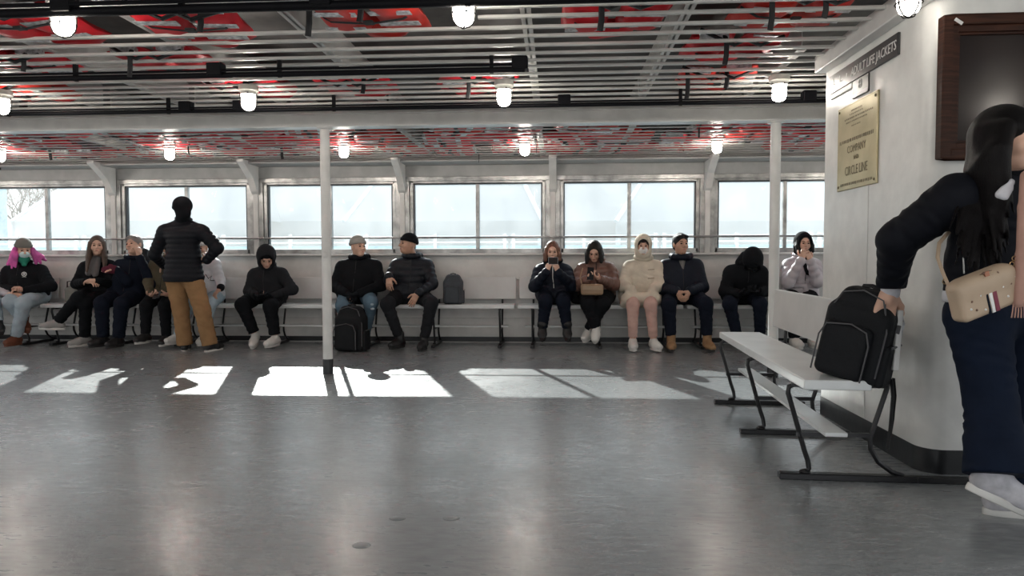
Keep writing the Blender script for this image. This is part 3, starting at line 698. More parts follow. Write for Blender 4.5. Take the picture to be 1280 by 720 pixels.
DARKSTRIPE = mat('shoe_stripe_grey', (.25, .24, .27), .6)
def basis(f, up=(0, 0, 1), roll=0):
    f = _n(f); r = _n(np.cross(f, up)); u = np.cross(r, f)
    if roll: r, u = r*math.cos(roll)+u*math.sin(roll), u*math.cos(roll)-r*math.sin(roll)
    return r, f, u
def head_dir(yaw, pitch):
    # yaw 0 looks towards the camera side (-y); positive turns to picture right; pitch positive looks down
    y, p = math.radians(yaw), math.radians(pitch); return A(math.sin(y)*math.cos(p), -math.cos(y)*math.cos(p), -math.sin(p))
def head_prims(c, B, s, neck):
    r, f, u = B; T = lambda x, y, z: c+s*(r*x+f*y+u*z); Rm = np.stack([r, f, u], 1)
    E = lambda p, rad, k=.02, sub=False: ell(T(*p), A(*rad)*s, Rm, k*s, sub)
    P = [E((0, -.012, .03), (.074, .092, .086)), E((0, .018, -.035), (.057, .068, .082), .03), E((0, .052, -.092), (.027, .026, .022), .03),
         cap(T(-.026, .080, .016), T(.026, .080, .016), .012*s, .012*s, .016*s), E((-.036, .052, -.035), (.026, .026, .026), .02), E((.036, .052, -.035), (.026, .026, .026), .02),
         E((-.030, .094, -.004), (.017, .012, .010), .010, True), E((.030, .094, -.004), (.017, .012, .010), .010, True),
         cap(T(0, .084, .004), T(0, .106, -.032), .0075*s, .0115*s, .010*s), E((-.012, .092, -.038), (.009, .010, .007), .006), E((.012, .092, -.038), (.009, .010, .007), .006),
         cap(T(-.018, .082, -.063), T(.018, .082, -.063), .0065*s, .0065*s, .006*s), cap(T(-.016, .080, -.073), T(.016, .080, -.073), .0075*s, .0075*s, .006*s),
         E((-.077, -.012, -.012), (.010, .018, .030), .008), E((.077, -.012, -.012), (.010, .018, .030), .008),
         cap(T(0, -.02, -.05), np.asarray(neck), .054*s, .062*s, .03*s)]
    return P, T, Rm
def hand_prims(w, d, n, side, L=1.0, curl=.5, spread=.10, fat=1.0):
    """w wrist, d finger direction, n palm normal (faces the held thing), side=+1/-1 where the thumb is (along cross(d,n))"""
    d = _n(d); n = _n(n-d*(np.asarray(n)@d)); s = np.cross(d, n)*side
    P = [cap(w, w+d*.035*L, .024*L*fat, .026*L, .02), ]
    for i in range(4):
        o = (i-1.5)*.0185*L; P.append(cap(w+d*.02*L+s*o*.6, w+d*.088*L+s*o, .0145*L*fat, .0120*L*fat, .012))
    Ls = [(.036, .025, .021), (.042, .028, .022), (.039, .026, .021), (.030, .020, .018)]
    for i in range(4):
        o = (1.5-i)*.0195*L; p = w+d*.09*L+s*o; sp = (1.5-i)*spread; a = 0
        for k, l in enumerate(Ls[i]):
            a += curl*(.75 if k == 0 else .95); dd = _n(d*math.cos(a)+n*math.sin(a)+s*sp*.5); q = p+dd*l*L
            P.append(cap(p, q, (.0092-.0008*k)*L*fat, (.0086-.0008*k)*L*fat, .004)); p = q
    p = w+d*.025*L+s*.026*L; dd = _n(s*.75+d*.65+n*.25)
    for k, l in enumerate((.036, .030, .025)):
        q = p+dd*l*L; P.append(cap(p, q, (.0125-.001*k)*L*fat, (.0112-.001*k)*L*fat, .008)); p = q; dd = _n(dd+n*.35+d*.3-s*.1)
    return P
def lerp(a, b, t): return np.asarray(a)*(1-t)+np.asarray(b)*t
CNT = [0]
def person(S, label, group=None):
    """S: joints from photo measurements (px, py, Y) -> metres in the room."""
    global ORG
    W = lambda q: np.array(at(*q)) if not isinstance(q, np.ndarray) else q
    vb = S.get('vox', .013)
    J = {}
    hd = W(S['head']); hs = S.get('hs', 1.0); lk = S.get('look', (0, 0)); bd = head_dir(lk[0]+math.degrees(math.atan2(-hd[0], hd[1])), lk[1]); B = basis(bd, roll=math.radians(S.get('roll', 0)))
    shl, shr = W(S['sh'][0]), W(S['sh'][1]); nk = (shl+shr)/2+A(0, 0, .055)
    if S.get('sit', True): shl = shl+A(0, 0, .012); shr = shr+A(0, 0, .012); nk = nk+A(0, 0, .05)
    if 'neck' in S: nk = W(S['neck'])
    ell_, elr = W(S['el'][0]), W(S['el'][1]); wl, wr = W(S['wr'][0]), W(S['wr'][1])
    hl, hr_ = W(S['hip'][0]), W(S['hip'][1]); kl, kr = W(S['kn'][0]), W(S['kn'][1]); al, ar = W(S['an'][0]), W(S['an'][1])
    pel = (hl+hr_)/2; ch = (shl+shr)/2; lat = _n(shr-shl); latp = _n(hr_-hl)
    front = _n(np.cross(lat, A(0, 0, 1))) ; front = front*(-1 if S.get('back') else 1)
    # front points towards where the chest faces
    if not S.get('back') and front[1] > 0: front = -front
    ORG = V((float((al[0]+ar[0])/2), float((al[1]+ar[1])/2), 0)); org = ORG
    skin = S.get('skin', SKIN)
    # ---- body (one continuous mesh, finest at the head and hands)
    hp, T, Rm = head_prims(hd, B, hs, nk)
    parts = [nets(hp, S.get('hvox', .0058))]
    g = S.get('girth', 1.0)
    trunk = [cap(pel, lerp(pel, ch, .5), .10*g, .09*g, .05, lat, 1.3), cap(lerp(pel, ch, .5), ch-A(0, 0, .07), .09*g, .105, .05, lat, 1.35), cap(shl, shr, .05, .05, .05), cap(ch, nk+A(0, 0, .02), .06, .055, .04)]
    for s_, e_, w_ in ((shl, ell_, wl), (shr, elr, wr)): trunk += [cap(s_, e_, .046, .038, .02), cap(e_, w_, .038, .026, .02)]
    for h_, k_, a_ in ((hl, kl, al), (hr_, kr, ar)): trunk += [cap(h_, k_, .078, .054, .03), cap(k_, a_, .050, .036, .02)]
    parts.append(nets(trunk, .017))
    hands = S.get('hands', [None, None]); hv = S.get('handvox', .0052)
    glv = []
    for w_, e_, H, sd in ((wl, ell_, hands[0], 0), (wr, elr, hands[1], 1)):
        H = H or {}
        d = H.get('d'); d = _n(w_-e_) if d is None else _n(A(*d)); n = A(*H.get('n', (0, 0, -1))); th = H.get('thumb', 1 if sd == 0 else -1)
        hpz = hand_prims(w_, d, n, th, H.get('L', S.get('hL', 1.0)), H.get('curl', .45))
        parts.append(nets(hpz, hv))
        if H.get('glove') is not None: glv.append((hand_prims(w_, d, n, th, H.get('L', S.get('hL', 1.0))*1.06, H.get('curl', .45), fat=1.22), H['glove']))
    root = mesh_from(parts, 'person', skin, None, loc=org); root.location = org
    def child(prims, name, m, vox=None, par=None, lab=None):
        o = soft(prims, vox or vb, name, m, par or root)
        if o is None: return None
        if par is not None and par is not root: pass
        if lab: o['label'] = lab
        return o
    # ---- face details
    if S.get('face', True):
        for x in (-.030, .030):
            mb = MB(); mb.ell(T(x, .083, -.003), (.0125*hs, .0085*hs, .0072*hs), 7, Matrix([list(r_) for r_ in Rm])); o = mb.build('eye', EYE if not S.get('fine') else EYEW, root, smooth=True); o.location = -org
            if S.get('fine'):
                mb = MB(); mb.ell(T(x, .0905, -.003), (.0052*hs, .003*hs, .0052*hs), 7, Matrix([list(r_) for r_ in Rm])); oo = mb.build('iris', EYE, o, smooth=True)
            mb = MB(); sg_ = 1 if x > 0 else -1
            mb.tube([T(x-sg_*.014, .093, .020), T(x, .094, .024), T(x+sg_*.019, .086, .019)], .0028*hs, 5); o = mb.build('eyebrow', S.get('haircol', HBLACK), root, smooth=True); o.location = -org
        if not S.get('mask'):
            mb = MB(); mb.tube([T(-.020, .083, -.068), T(-.006, .0885, -.066), T(.006, .0885, -.066), T(.020, .083, -.068)], [.0028*hs, .0055*hs, .0055*hs, .0028*hs], 6); o = mb.build('mouth', LIP, root, smooth=True); o.location = -org
    if S.get('mask'):
        pm = [ell(T(0, .042, -.052), A(.060, .062, .054)*hs, Rm, .01)]
        z_ = T(0, 0, -.018); 
        pm.append(Prim(lambda P, z_=z_, u=B[2]: -((P-z_)@u)*1.0, pm[0].lo, pm[0].hi, .004, True))
        y_ = T(0, .03, 0); pm.append(Prim(lambda P, y_=y_, f=B[1]: ((P-y_)@f), pm[0].lo, pm[0].hi, .004, True))
        child(pm, 'face_mask', S['mask'], .006)
        for x in (-1, 1):
            mb = MB(); mb.tube([T(x*.055, .05, -.03), T(x*.078, -.005, .0), T(x*.08, -.02, .01)], .002, 4); o = mb.build('mask_loop', S['mask'], root); o.location = -org
    # ---- hair and headgear
    E = lambda p, rad, k=.02, sub=False: ell(T(*p), A(*rad)*hs, Rm, k*hs, sub)
    hair = S.get('hair')
    if hair:
        hp = [E((0, -.020, .036), (.083, .100, .093))]
        if hair == 'short':
            hp += [E((0, -.05, -.01), (.076, .068, .075), .02)]
            for i in range(7): hp.append(E((-.055+.018*i, .045+.01*math.sin(i*2.1), .095-.006*abs(i-3)), (.017, .03, .016), .012))
            hp.append(E((0, .11, -.035), (.066, .075, .09), .012, True)); hp.append(E((0, .02, -.13), (.09, .09, .09), .02, True))
        else:
            drop = {'long': .34, 'bob': .13, 'shoulder': .20}[hair]
            hp += [E((0, -.055, -.02), (.082, .065, .095), .03)]
            for i, (x, y) in enumerate(((-.072, .028), (-.078, -.005), (-.068, -.045), (-.03, -.075), (.03, -.075), (.068, -.045), (.078, -.005), (.072, .028))):
                a = T(x, y, .03); b_ = a+A(0, 0, -1)*drop*hs*(.96+.05*(i % 2))+B[0]*x*(.25 if hair == 'long' else .18)+B[1]*(.03 if hair != 'long' else .0)*(1 if y > 0 else 0)
                if hair == 'long' and y > -.02: b_ = b_+front*.07
                hp.append(cap(a, lerp(a, b_, .5), .022*hs, .028*hs, .02)); hp.append(cap(lerp(a, b_, .5), b_, .028*hs, (.012 if hair == 'long' else .022)*hs, .016))
            hp.append(E((0, .10, -.028), (.062, .070, .094), .012, True))
        child(hp, 'hair', S.get('haircol', HBLACK), S.get('hairvox', .0075))
    hat = S.get('hat')
    if hat:
        base = E((0, -.016, .042), (.089, .105, .092)); cut = T(0, 0, .022)
        c_ = Prim(lambda P, cut=cut, u=_n(B[2]-B[1]*.12): ((P-cut)@u), base.lo, base.hi, .004, True)
        bn = child([base, c_], 'beanie', hat, .0065)
        band = Prim(None, base.lo-.01, base.hi+.01, .01)
        def bf(P, cut=cut, u=_n(B[2]-B[1]*.12), base=base):
            z = (P-cut)@u; return np.maximum(base.fn(P)-.007, np.maximum(-z-.002, z-.034))
        band.fn = bf; child([band], 'beanie_cuff', hat, .0065, bn)
    hood = S.get('hood')
    if hood:
        m_, tight = hood
        hh = [E((0, -.028, .018), (.108*tight, .128*tight, .128*tight)), E((0, -.03, -.09), (.10, .105, .08), .04)]
        hh += [E((0, .10, -.012), (.074, .125, .094), .012, True), E((0, -.01, -.0), (.082, .095, .10), .01, True)]
        hn = child(hh, 'hood', m_, .008)
        rim = MB(); rp = []
        for i in range(21):
            a = 2*PI*i/20; rp.append(T(.080*math.cos(a)*tight, .062-.02*abs(math.sin(a))*0, -.008+.103*math.sin(a)*tight))
        rim.tube(rp, .012 if not S.get('furrim') else .018, 7, cap=False); o = rim.build('hood_rim', S.get('rimcol', m_), hn, smooth=True); o.location = -org
        if S.get('hoodfill'): child([E((0, -.012, .03), (.078, .096, .09)), E((0, -.02, -.03), (.075, .08, .09))], 'inner_hat', S['hoodfill'], .008)
    if S.get('facecover') is not None:
        child([E((0, .02, -.05), (.064, .076, .062))], 'face_cover', S['facecover'], .007)
    # ---- jacket
    Jk = S['jacket']; jm = Jk[0]; q = Jk[1] if len(Jk) > 1 else None; th = S.get('thick', 1.0)
    fold = .004 if not q else 0
    hem = S.get('hem', 0.0)
    mid = lerp(pel, ch, .5)
    P = [cap(lerp(pel, ch, .12), mid, .125*g*th, .120*g*th, .05, lat, 1.32, None, fold=fold), cap(mid, ch-A(0, 0, .06), .120*g*th, .128*th, .05, lat, 1.38, None, fold=fold), cap(shl+A(0, 0, -.01), shr+A(0, 0, -.01), .072*th, .072*th, .06), cap(ch, nk, .085, .07, .05), cap(nk-A(0, 0, .01), lerp(nk, shl, .85)+A(0, 0, .01), .062, .05, .05), cap(nk-A(0, 0, .01), lerp(nk, shr, .85)+A(0, 0, .01), .062, .05, .05)]
    if q:
        for pr in P[:3]:
            f0 = pr.fn
            pr.fn = (lambda f0, pit, amp: (lambda X: f0(X)-amp*(np.abs(np.sin(PI*X[:, 2]/pit))-.5)))(f0, q[0], q[1])
            pr.lo = pr.lo-.015; pr.hi = pr.hi+.015
    at_ = S.get('armt', 1.0)
    for s_, e_, w_ in ((shl, ell_, wl), (shr, elr, wr)):
        P += [cap(s_, e_, .068*th*at_, .058*th*at_, .03, quilt=q, fold=fold), cap(e_, lerp(e_, w_, S.get('sleeve', .94)), .057*th*at_, .042*th*at_, .025, quilt=q, fold=fold)]
    if S.get('sit', True):
        P.append(cap(lerp(hl, kl, .05)+A(0, 0, .02), lerp(hr_, kr, .05)+A(0, 0, .02), .108*g, .108*g, .06))
        if hem: P += [cap(lerp(hl, kl, .1)+A(0, 0, .02), lerp(hl, kl, hem)+A(0, 0, .02), .10*g, .088, .05), cap(lerp(hr_, kr, .1)+A(0, 0, .02), lerp(hr_, kr, hem)+A(0, 0, .02), .10*g, .088, .05),
                      cap(lerp(hl, kl, hem)+A(0, 0, .0), lerp(hr_, kr, hem)+A(0, 0, .0), .075, .075, .05)]
    P += S.get('jextra', lambda L: [])(locals())
    jk = child(P, 'jacket', jm, S.get('jvox'))
    for a, b_ in ((ell_, wl), (elr, wr)):
        cf = S.get('cuff')
        if cf: child([cap(lerp(a, b_, .90), lerp(a, b_, .99), .046*th, .043*th, .005)], 'cuff', cf, .009, jk)
    # collar
    if S.get('collar', True):
        cl = []
        for i in range(12):
            a0, a1 = 2*PI*i/12, 2*PI*(i+1)/12; r1 = .082*S.get('collr', 1)
            pt = lambda a: nk+A(0, 0, .03)+lat*r1*math.cos(a)+front*(r1*math.sin(a)+.01)+A(0, 0, .012*-math.sin(a))
            cl.append(cap(pt(a0), pt(a1), S.get('collt', .022), S.get('collt', .022), .02))
        child(cl, 'collar', S.get('collm', jm), .009, jk)
    if S.get('hoodback'):
        child([cap(nk-front*.06-lat*.09+A(0, 0, .02), nk-front*.09+A(0, 0, .03), .045, .055, .03), cap(nk-front*.09+A(0, 0, .03), nk-front*.06+lat*.09+A(0, 0, .02), .055, .045, .03)], 'hood_down', S['hoodback'], .011, jk)
    if S.get('zip', True) and not S.get('back'):
        mb = MB(); fr = [nk+front*.10, ch+front*(.14*th)-A(0, 0, .08), mid+front*(.132*g*th), lerp(pel, ch, .16)+front*(.135*g*th)]
        mb.tube(fr, .004, 5); o = mb.build('zip', S.get('zipm', STRP), jk, smooth=True); o.location = (0, 0, 0) if False else V((0, 0, 0))-org
    # ---- trousers
    tm = S['trousers'][0]; tw = S['trousers'][1] if len(S['trousers']) > 1 else 1.0; fl_ = S['trousers'][2] if len(S['trousers']) > 2 else 1.0
    P = [cap(hl, hr_, .105*g, .105*g, .05), cap(pel+A(0, 0, .03), pel+A(0, 0, .06), (.11 if S.get('sit', True) else .085)*g, (.11 if S.get('sit', True) else .085)*g, .05, lat, 1.25)]
    for h_, k_, a_ in ((hl, kl, al), (hr_, kr, ar)):
        P += [cap(h_, k_, .094*tw, .073*tw, .035, fold=.004), cap(k_, lerp(k_, a_, S.get('tend', .93)+.10), .070*tw, .052*tw*fl_, .03, fold=.005)]
    for k_, a_ in ((kl, al), (kr, ar)):
        e_ = lerp(k_, a_, S.get('tend', .93)+.05); dd = _n(a_-k_); cc_ = cap(e_, e_+dd*.25, .075*tw*fl_+.02, .075*tw*fl_+.02)
        P.append(Prim(lambda X, e_=e_, dd=dd, c0=cc_.fn: np.maximum(-((X-e_)@dd), c0(X)), cc_.lo, cc_.hi, .004, True))
    tr = child(P, 'trousers', tm, S.get('tvox'))
    if S.get('texdra'): S['texdra'](child, locals())
    # ---- shoes
    sh = S['shoes']; um, sm = sh[0], sh[1]; kind = sh[2] if len(sh) > 2 else 'shoe'; SL = S.get('shoeL', .27)
    for a_, td in ((al, S['toe'][0]), (ar, S['toe'][1])):
        t = _n(A(*td)); lt = _n(np.cross(t, A(0, 0, 1))); u = np.cross(lt, t)
        heel = a_-u*.045-t*.045; toe = a_-u*.052+t*(SL-.11); ball = lerp(heel, toe, .62)
        pr = [cap(a_+u*(.06 if kind == 'boot' else .0), a_-u*.02-t*.01, .050 if kind == 'boot' else .040, .044, .02), cap(heel, ball, .038, .044, .03, lt, 1.0), cap(ball, toe, .044, .034, .03, lt, 1.15), cap(a_-u*.0, ball+u*.005, .036, .034, .03)]
        cut = a_-u*.078
        pr.append(Prim(lambda X, cut=cut, u=u: ((X-cut)@u), np.min([p.lo for p in pr], 0), np.max([p.hi for p in pr], 0), .002, True))
        so = child(pr, 'boot' if kind == 'boot' else 'shoe', um, S.get('shvox', .0085))
        mb = MB(); ol = []
        for i in range(24):
            aa = 2*PI*i/24; x = math.cos(aa); y = math.sin(aa); wv = .043+.006*x
            ol.append((x, y, wv))
        Ls = SL/2; cc = a_+t*(SL/2-.083)
        mb.prism([(x*Ls, y*wv) for x, y, wv in ol], .03, lambda a, b, z, cc=cc, t=t, lt=lt, u=u: V(cc+t*a+lt*b-u*(.100-z)))
        s2_ = mb.build('sole', sm, so, smooth=True, bevel=.005); s2_.location = -org
        if kind == 'laced':
            for k in range(3):
                mb = MB(); c0 = a_+t*(.045+.025*k)-u*(.008+.012*k)+u*.018
                mb.tube([c0-lt*.026-u*.008, c0+u*.004, c0+lt*.026-u*.008], .004, 4); o = mb.build('lace', S.get('lacem', SHW), so); o.location = -org
    for pz, m_ in glv: child(pz, 'glove', m_, hv)
    if S.get('extra'): S['extra'](child, dict(nk=nk, ch=ch, pel=pel, front=front, lat=lat, T=T, B=B, mid=mid, hd=hd, wl=wl, wr=wr, Rm=Rm, jk=jk, tr=tr, root=root, org=org, kl=kl, kr=kr, hl=hl, hr=hr_, shl=shl, shr=shr, al=al, ar=ar))
    tag(root, label, 'person', group)
    CNT[0] += 1
    return root
def phone(c, nrm, up, label, m=PHONE, w=.074, h=.15):
    nrm = _n(A(*nrm)); up = _n(A(*up)); r = _n(np.cross(up, nrm)); up = np.cross(nrm, r)
    e = empty('phone', tuple(c), 0, label, 'phone')
    R3 = Matrix([list(x) for x in np.stack([r, nrm, up], 1)])
    MB().box((-w/2, -.0045, -h/2), (w/2, .0045, h/2), R3, (0, 0, 0)).build('case', m, e, bevel=.003)
    MB().box((-w/2+.004, -.0056, -h/2+.005), (w/2-.004, -.0046, h/2-.005), R3, (0, 0, 0)).build('screen', DG, e)
    return e
# ------------------------------------------------------------------ the people
def seat2(cx, w=10, Y=8.26, y=369): return [(cx-w, y, Y), (cx+w, y, Y)]
def xbox(name, m, root, org, c, h, rad, Rm, vox=.006): 
    return mesh_from([nets([rbox(c, A(*h), rad, Rm)], vox)], name, m, root, loc=org)
# neighbour beyond the left edge: only sleeve, knee and shoe are in the picture
def ex0(child, L):
    pass
person(dict(head=(-34, 306, 8.25), look=(0, 5), sh=[(-54, 334, 8.3), (-17, 334, 8.3)], el=[(-60, 358, 8.2), (-10, 360, 8.15)], wr=[(-44, 368, 8.0), (11, 368, 7.93)],
            hip=seat2(-30), kn=[(-46, 381, 7.86), (-8, 377, 7.84)], an=[(-40, 427, 7.88), (-2, 402, 7.82)], toe=[(0, -1, 0), (.7, -.6, -.35)], hair='shoulder', haircol=HBROWN,
            jacket=(LILACP,), trousers=(JEANL, 1.05), shoes=(SHB, SOLEB), hands=[None, dict(d=(1, -.1, .1), n=(0, .2, -1), curl=.4)]),
       'person cut off by the left picture edge, in a pale lilac jacket and light jeans')
# 1 pink hair
def ex1(child, L):
    T = L['T']; pr = []
    for x in (-1, 1):
        ep = [(x*.085, .01, .0), (x*.110, -.005, -.07), (x*.13, .0, -.13)] if x < 0 else [(x*.085, .01, .0), (x*.105, .0, -.08), (x*.12, .03, -.16)]
        q = [T(*p) for p in ep]
        for a, b in zip(q[:-1], q[1:]): pr.append(cap(a, b, .030, .034, .02))
        if x < 0:
            pr += [cap(T(-.09, .02, -.03), T(-.19, .0, -.10), .036, .028, .02), cap(T(-.16, 0, -.10), T(-.23, .01, -.145), .03, .014, .02), cap(T(-.10, .04, -.06), T(-.12, .06, -.17), .030, .018, .02), cap(T(-.14, .03, -.08), T(-.17, .05, -.17), .028, .014, .02)]
        else: pr += [cap(T(.09, .02, -.06), T(.16, .02, -.19), .036, .018, .02), cap(T(.08, .05, -.06), T(.09, .07, -.21), .026, .014, .02), cap(T(.10, .03, -.06), T(.125, .05, -.23), .030, .012, .02)]
    child(pr, 'hair', HPINK, .008)
    child([ell(T(0, .02, -.125), A(.068, .07, .045), None, .01), cap(T(0, .03, -.13), T(0, .055, -.18), .055, .03, .02)], 'neck_gaiter', GREENT, .008)
    c = L['ch']+A(.11, -.150, -.03); mb = MB()
    mb.tube([c+A(.030*math.cos(a), 0, .024*math.sin(a)) for a in [2*PI*k/16 for k in range(17)]], .004, 5); mb.box(c-A(.012, .002, .008), c+A(.012, .002, .012)); mb.box(c-A(.026, .002, .036), c+A(.026, .002, -.032))
    o = mb.build('emblem', SIGNT, L['jk']); o.location = -V(L['org']); o['label'] = 'small round white chest emblem'
person(dict(head=(29.5, 311, 8.18), look=(8, 14), sh=[(11, 341, 8.28), (51, 340, 8.3)], el=[(2, 361, 8.14), (64, 358, 8.18)], wr=[(17, 362, 7.98), (31, 363, 7.98)], hip=[(24, 369, 8.26), (50, 369, 8.26)],
            kn=[(13, 377, 7.86), (30, 379, 7.84)], an=[(30, 401, 8.0), (20, 421, 7.86)], toe=[(.75, -.5, -.3), (-.05, -1, 0)], hat=BEAN, mask=MASKB, jacket=(BLK,), thick=1.12, girth=1.1, trousers=(JEANL, 1.15), shoes=(SHBR, SHBR, 'boot'),
            hands=[dict(d=(.6, -.3, .25), n=(0, 0, -1), curl=.8), dict(d=(-.7, -.4, .1), n=(0, 0, -1), curl=.8)], extra=ex1, shoeL=.25), 'seated person with bright pink hair, grey beanie, pale face mask and light jeans')
# 2 long brown hair
def ex2(child, L):
    T = L['T']; nk = L['nk']; f = L['front']; pr = []
    for i in range(10):
        a0, a1 = 2*PI*i/10, 2*PI*(i+1)/10; pt = lambda a: nk+A(0, 0, .04)+L['lat']*.075*math.cos(a)+f*(.075*math.sin(a)+.01)
        pr.append(cap(pt(a0), pt(a1), .036, .036, .015))
    pr.append(cap(nk+f*.10, nk+f*.17-A(.05, 0, .16), .045, .04, .02)); pr.append(cap(nk+f*.10+A(.04, 0, 0), nk+f*.17-A(-.03, 0, .18), .04, .035, .02))
    child(pr, 'scarf', SCARFG, .009)
person(dict(head=(121.5, 307, 8.18), look=(-3, -2), sh=[(106, 336, 8.26), (138, 334, 8.34)], el=[(95, 355, 8.16), (140, 356, 8.2)], wr=[(108, 352, 7.96), (121, 351, 7.96)], hip=seat2(122),
            kn=[(98, 372, 7.84), (107, 379, 7.88)], an=[(72, 402, 7.82), (106, 422, 7.9)], toe=[(-.9, -.35, .05), (-.45, -.85, 0)], hair='long', haircol=HBROWN, jacket=(BLK,), trousers=(BLK, 1.0, 1.15), shoes=(SHG, SOLEW, 'laced'),
            hands=[dict(d=(.9, -.2, 0), n=(0, .3, -1), curl=.6), dict(d=(-.9, -.2, .1), n=(0, .3, -1), curl=.6)], extra=ex2, hem=.15, collar=False), 'smiling seated woman with long brown hair, grey scarf and crossed black trousered legs')
e = empty('tote_bag', (float(at(90, 371, 8.2).x), 8.24, .5), 0, 'pale grey cloth bag on the bench beside the long haired woman', 'bag')
ORG = V((0, 0, 0)); mesh_from([nets([rbox(A(0, 0, .11), A(.09, .07, .10), .04, None, .03), cap(A(-.05, 0, .17), A(.06, 0, .2), .04, .03, .03)], .01)], 'bag_body', cloth('bag_grey', (.22, .22, .2)), e, loc=(0, 0, 0))
mb = MB(); mb.tube([(-.05, -.05, .19), (-.04, -.06, .27), (.03, -.06, .28), (.05, -.05, .20)], .007, 6); mb.build('bag_handle', STRP, e, smooth=True)
# 3 grey haired, mitten
def ex3(child, L):
    child([cap(L['wl']+A(-.03, 0, 0), L['wl']+A(-.13, -.02, .0), .050, .042, .03), cap(L['wl']+A(-.02, -.01, .02), L['wl']+A(-.07, -.01, .05), .02, .02, .02)], 'mitten', BURG, .008)
    n = L['nk']-L['front']*.05; child([cap(n+A(.04, 0, .06), n+A(.14, 0, -.02), .07, .06, .03), cap(n+A(-.02, .02, .03), n+A(.1, .02, .08), .06, .06, .03)], 'hood_down', SLATEP, .01)
person(dict(head=(167.5, 306, 8.2), look=(-38, -10), roll=-10, sh=[(150, 334, 8.24), (185, 335, 8.3)], el=[(158, 352, 8.1), (189, 356, 8.16)], wr=[(146, 337, 8.02), (174, 320, 8.05)], hip=seat2(160, 12),
            kn=[(127, 379, 7.84), (152, 380, 7.86)], an=[(129, 422, 7.86), (148, 423, 7.84)], toe=[(-.3, -.95, 0), (-.15, -1, 0)], hair='short', haircol=HGREY, jacket=(NAVY,), girth=1.12, thick=1.1, trousers=(NAVY, 1.15, 1.1), shoes=(SHB, SOLEB),
            hands=[dict(d=(-1, 0, .1), n=(0, 0, -1), curl=.3), dict(d=(-.15, -.1, 1), n=(-.8, .2, 0), curl=1.0)], extra=ex3, hem=.2), 'grey haired person in navy, one hand at the face and a burgundy mitten')
# 4 olive
person(dict(head=(214, 312, 8.2), look=(10, 25), sh=[(194, 332, 8.28), (226, 334, 8.3)], el=[(185, 352, 8.12), (232, 356, 8.16)], wr=[(188, 368, 7.92), (212, 368, 7.95)], hip=seat2(206),
            kn=[(183, 382, 7.86), (206, 382, 7.86)], an=[(182, 418, 7.86), (208, 421, 7.88)], toe=[(-.2, -1, 0), (.1, -1, 0)], hair='short', haircol=HBLACK, jacket=(OLIVE,), trousers=(BLK, 1.0), shoes=(SHB, SOLEW, 'laced'), shoeL=.25,
            hands=[dict(d=(.7, -.6, -.1), n=(0, .2, 1), curl=.5), dict(d=(-.7, -.5, 0), n=(0, .2, 1), curl=.5)]), 'seated person in an olive jacket half hidden behind the standing man, looking at a phone')
phone(np.array(at(196, 369, 7.82)), (0, -.5, .9), (.3, -.9, -.45), 'black phone in the hands of the person in the olive jacket')
# 6 white jacket
def ex6(child, L):
    c = np.array(at(262, 346, 8.05)); mb = MB(); mb.tube([c+A(-.05, -.0, .03), c+A(-.01, -.01, -.02), c+A(.03, -.01, .01), c+A(.01, -.01, -.04), c+A(.06, 0, -.045)], .005, 5)
    o = mb.build('emblem', STRP, L['jk'], smooth=True); o.location = -V(L['org']); o['label'] = 'small black squiggle emblem on the side'
person(dict(head=(250, 309, 8.22), look=(-15, 10), sh=[(238, 335, 8.28), (268, 331, 8.26)], el=[(232, 355, 8.15), (276, 352, 8.14)], wr=[(245, 364, 7.98), (276, 360, 8.02)], hip=seat2(260),
            kn=[(238, 380, 7.86), (262, 381, 7.88)], an=[(222, 419, 7.9), (256, 420, 7.9)], toe=[(-.4, -.9, 0), (0, -1, 0)], hat=cloth('white_knit', (.62, .62, .62), bs=100), jacket=(WHITEP, (.07, .010)), cuff=BLK, trousers=(JEANP, 1.0), shoes=(SHW, SOLEW), extra=ex6, shoeL=.25,
            hands=[None, dict(d=(-.4, -.5, -.6), n=(0, 0, -1), curl=.6)]), 'seated person in a white padded jacket and pale blue jeans partly behind the standing man')
# 5 standing man
def j5(L):
    h = L['pel']+A(0, 0, .0); return [cap(h+A(0, 0, -.03), L['mid'], .170, .122, .04, L['lat'], 1.42, (.055, .010)), Prim(lambda P, z=h[2]-.065: P[:, 2]*-1+z if False else (P[:, 2]-z), h-A(.4, .4, .4), h+A(.4, .4, .1), .004, True)]
def ex5(child, L):
    child([ell(L['T'](0, -.015, .045), A(.102, .116, .104), None, .01), cap(L['T'](-.06, .09, .035), L['T'](.05, .09, .035), .034, .03, .02), ell(L['T'](0, -.05, -.03), A(.082, .06, .08), None, .03), cap(L['T'](0, -.04, -.06), L['nk'], .07, .085, .03)], 'hat', BLK, .008)
person(dict(head=(228, 262, 7.62), look=(190, 4), collt=.016, collr=.9, back=True, sit=False, sh=[(206, 289, 7.66), (252, 289, 7.62)], neck=(229, 277, 7.66), el=[(193, 318, 7.70), (272, 310, 7.62)], wr=[(205, 332, 7.92), (258, 326, 7.66)], hip=[(219, 345, 7.66), (240, 345, 7.64)],
            kn=[(226, 388, 7.66), (253, 388, 7.62)], an=[(231, 429, 7.68), (262, 429, 7.64)], tend=1.0, toe=[(-.35, .9, 0), (.25, .95, 0)], face=True, jacket=(BLKP, (.055, .010)), thick=1.08, armt=1.06, jextra=j5, zip=False, trousers=(KHAKI, 1.22, 1.35), shoes=(SHB, SOLEW), shoeL=.29, extra=ex5,
            hands=[None, dict(d=(-1, .2, .1), n=(0, 1, 0), curl=.5)]), 'man standing with his back to us in a black padded jacket and khaki trousers')
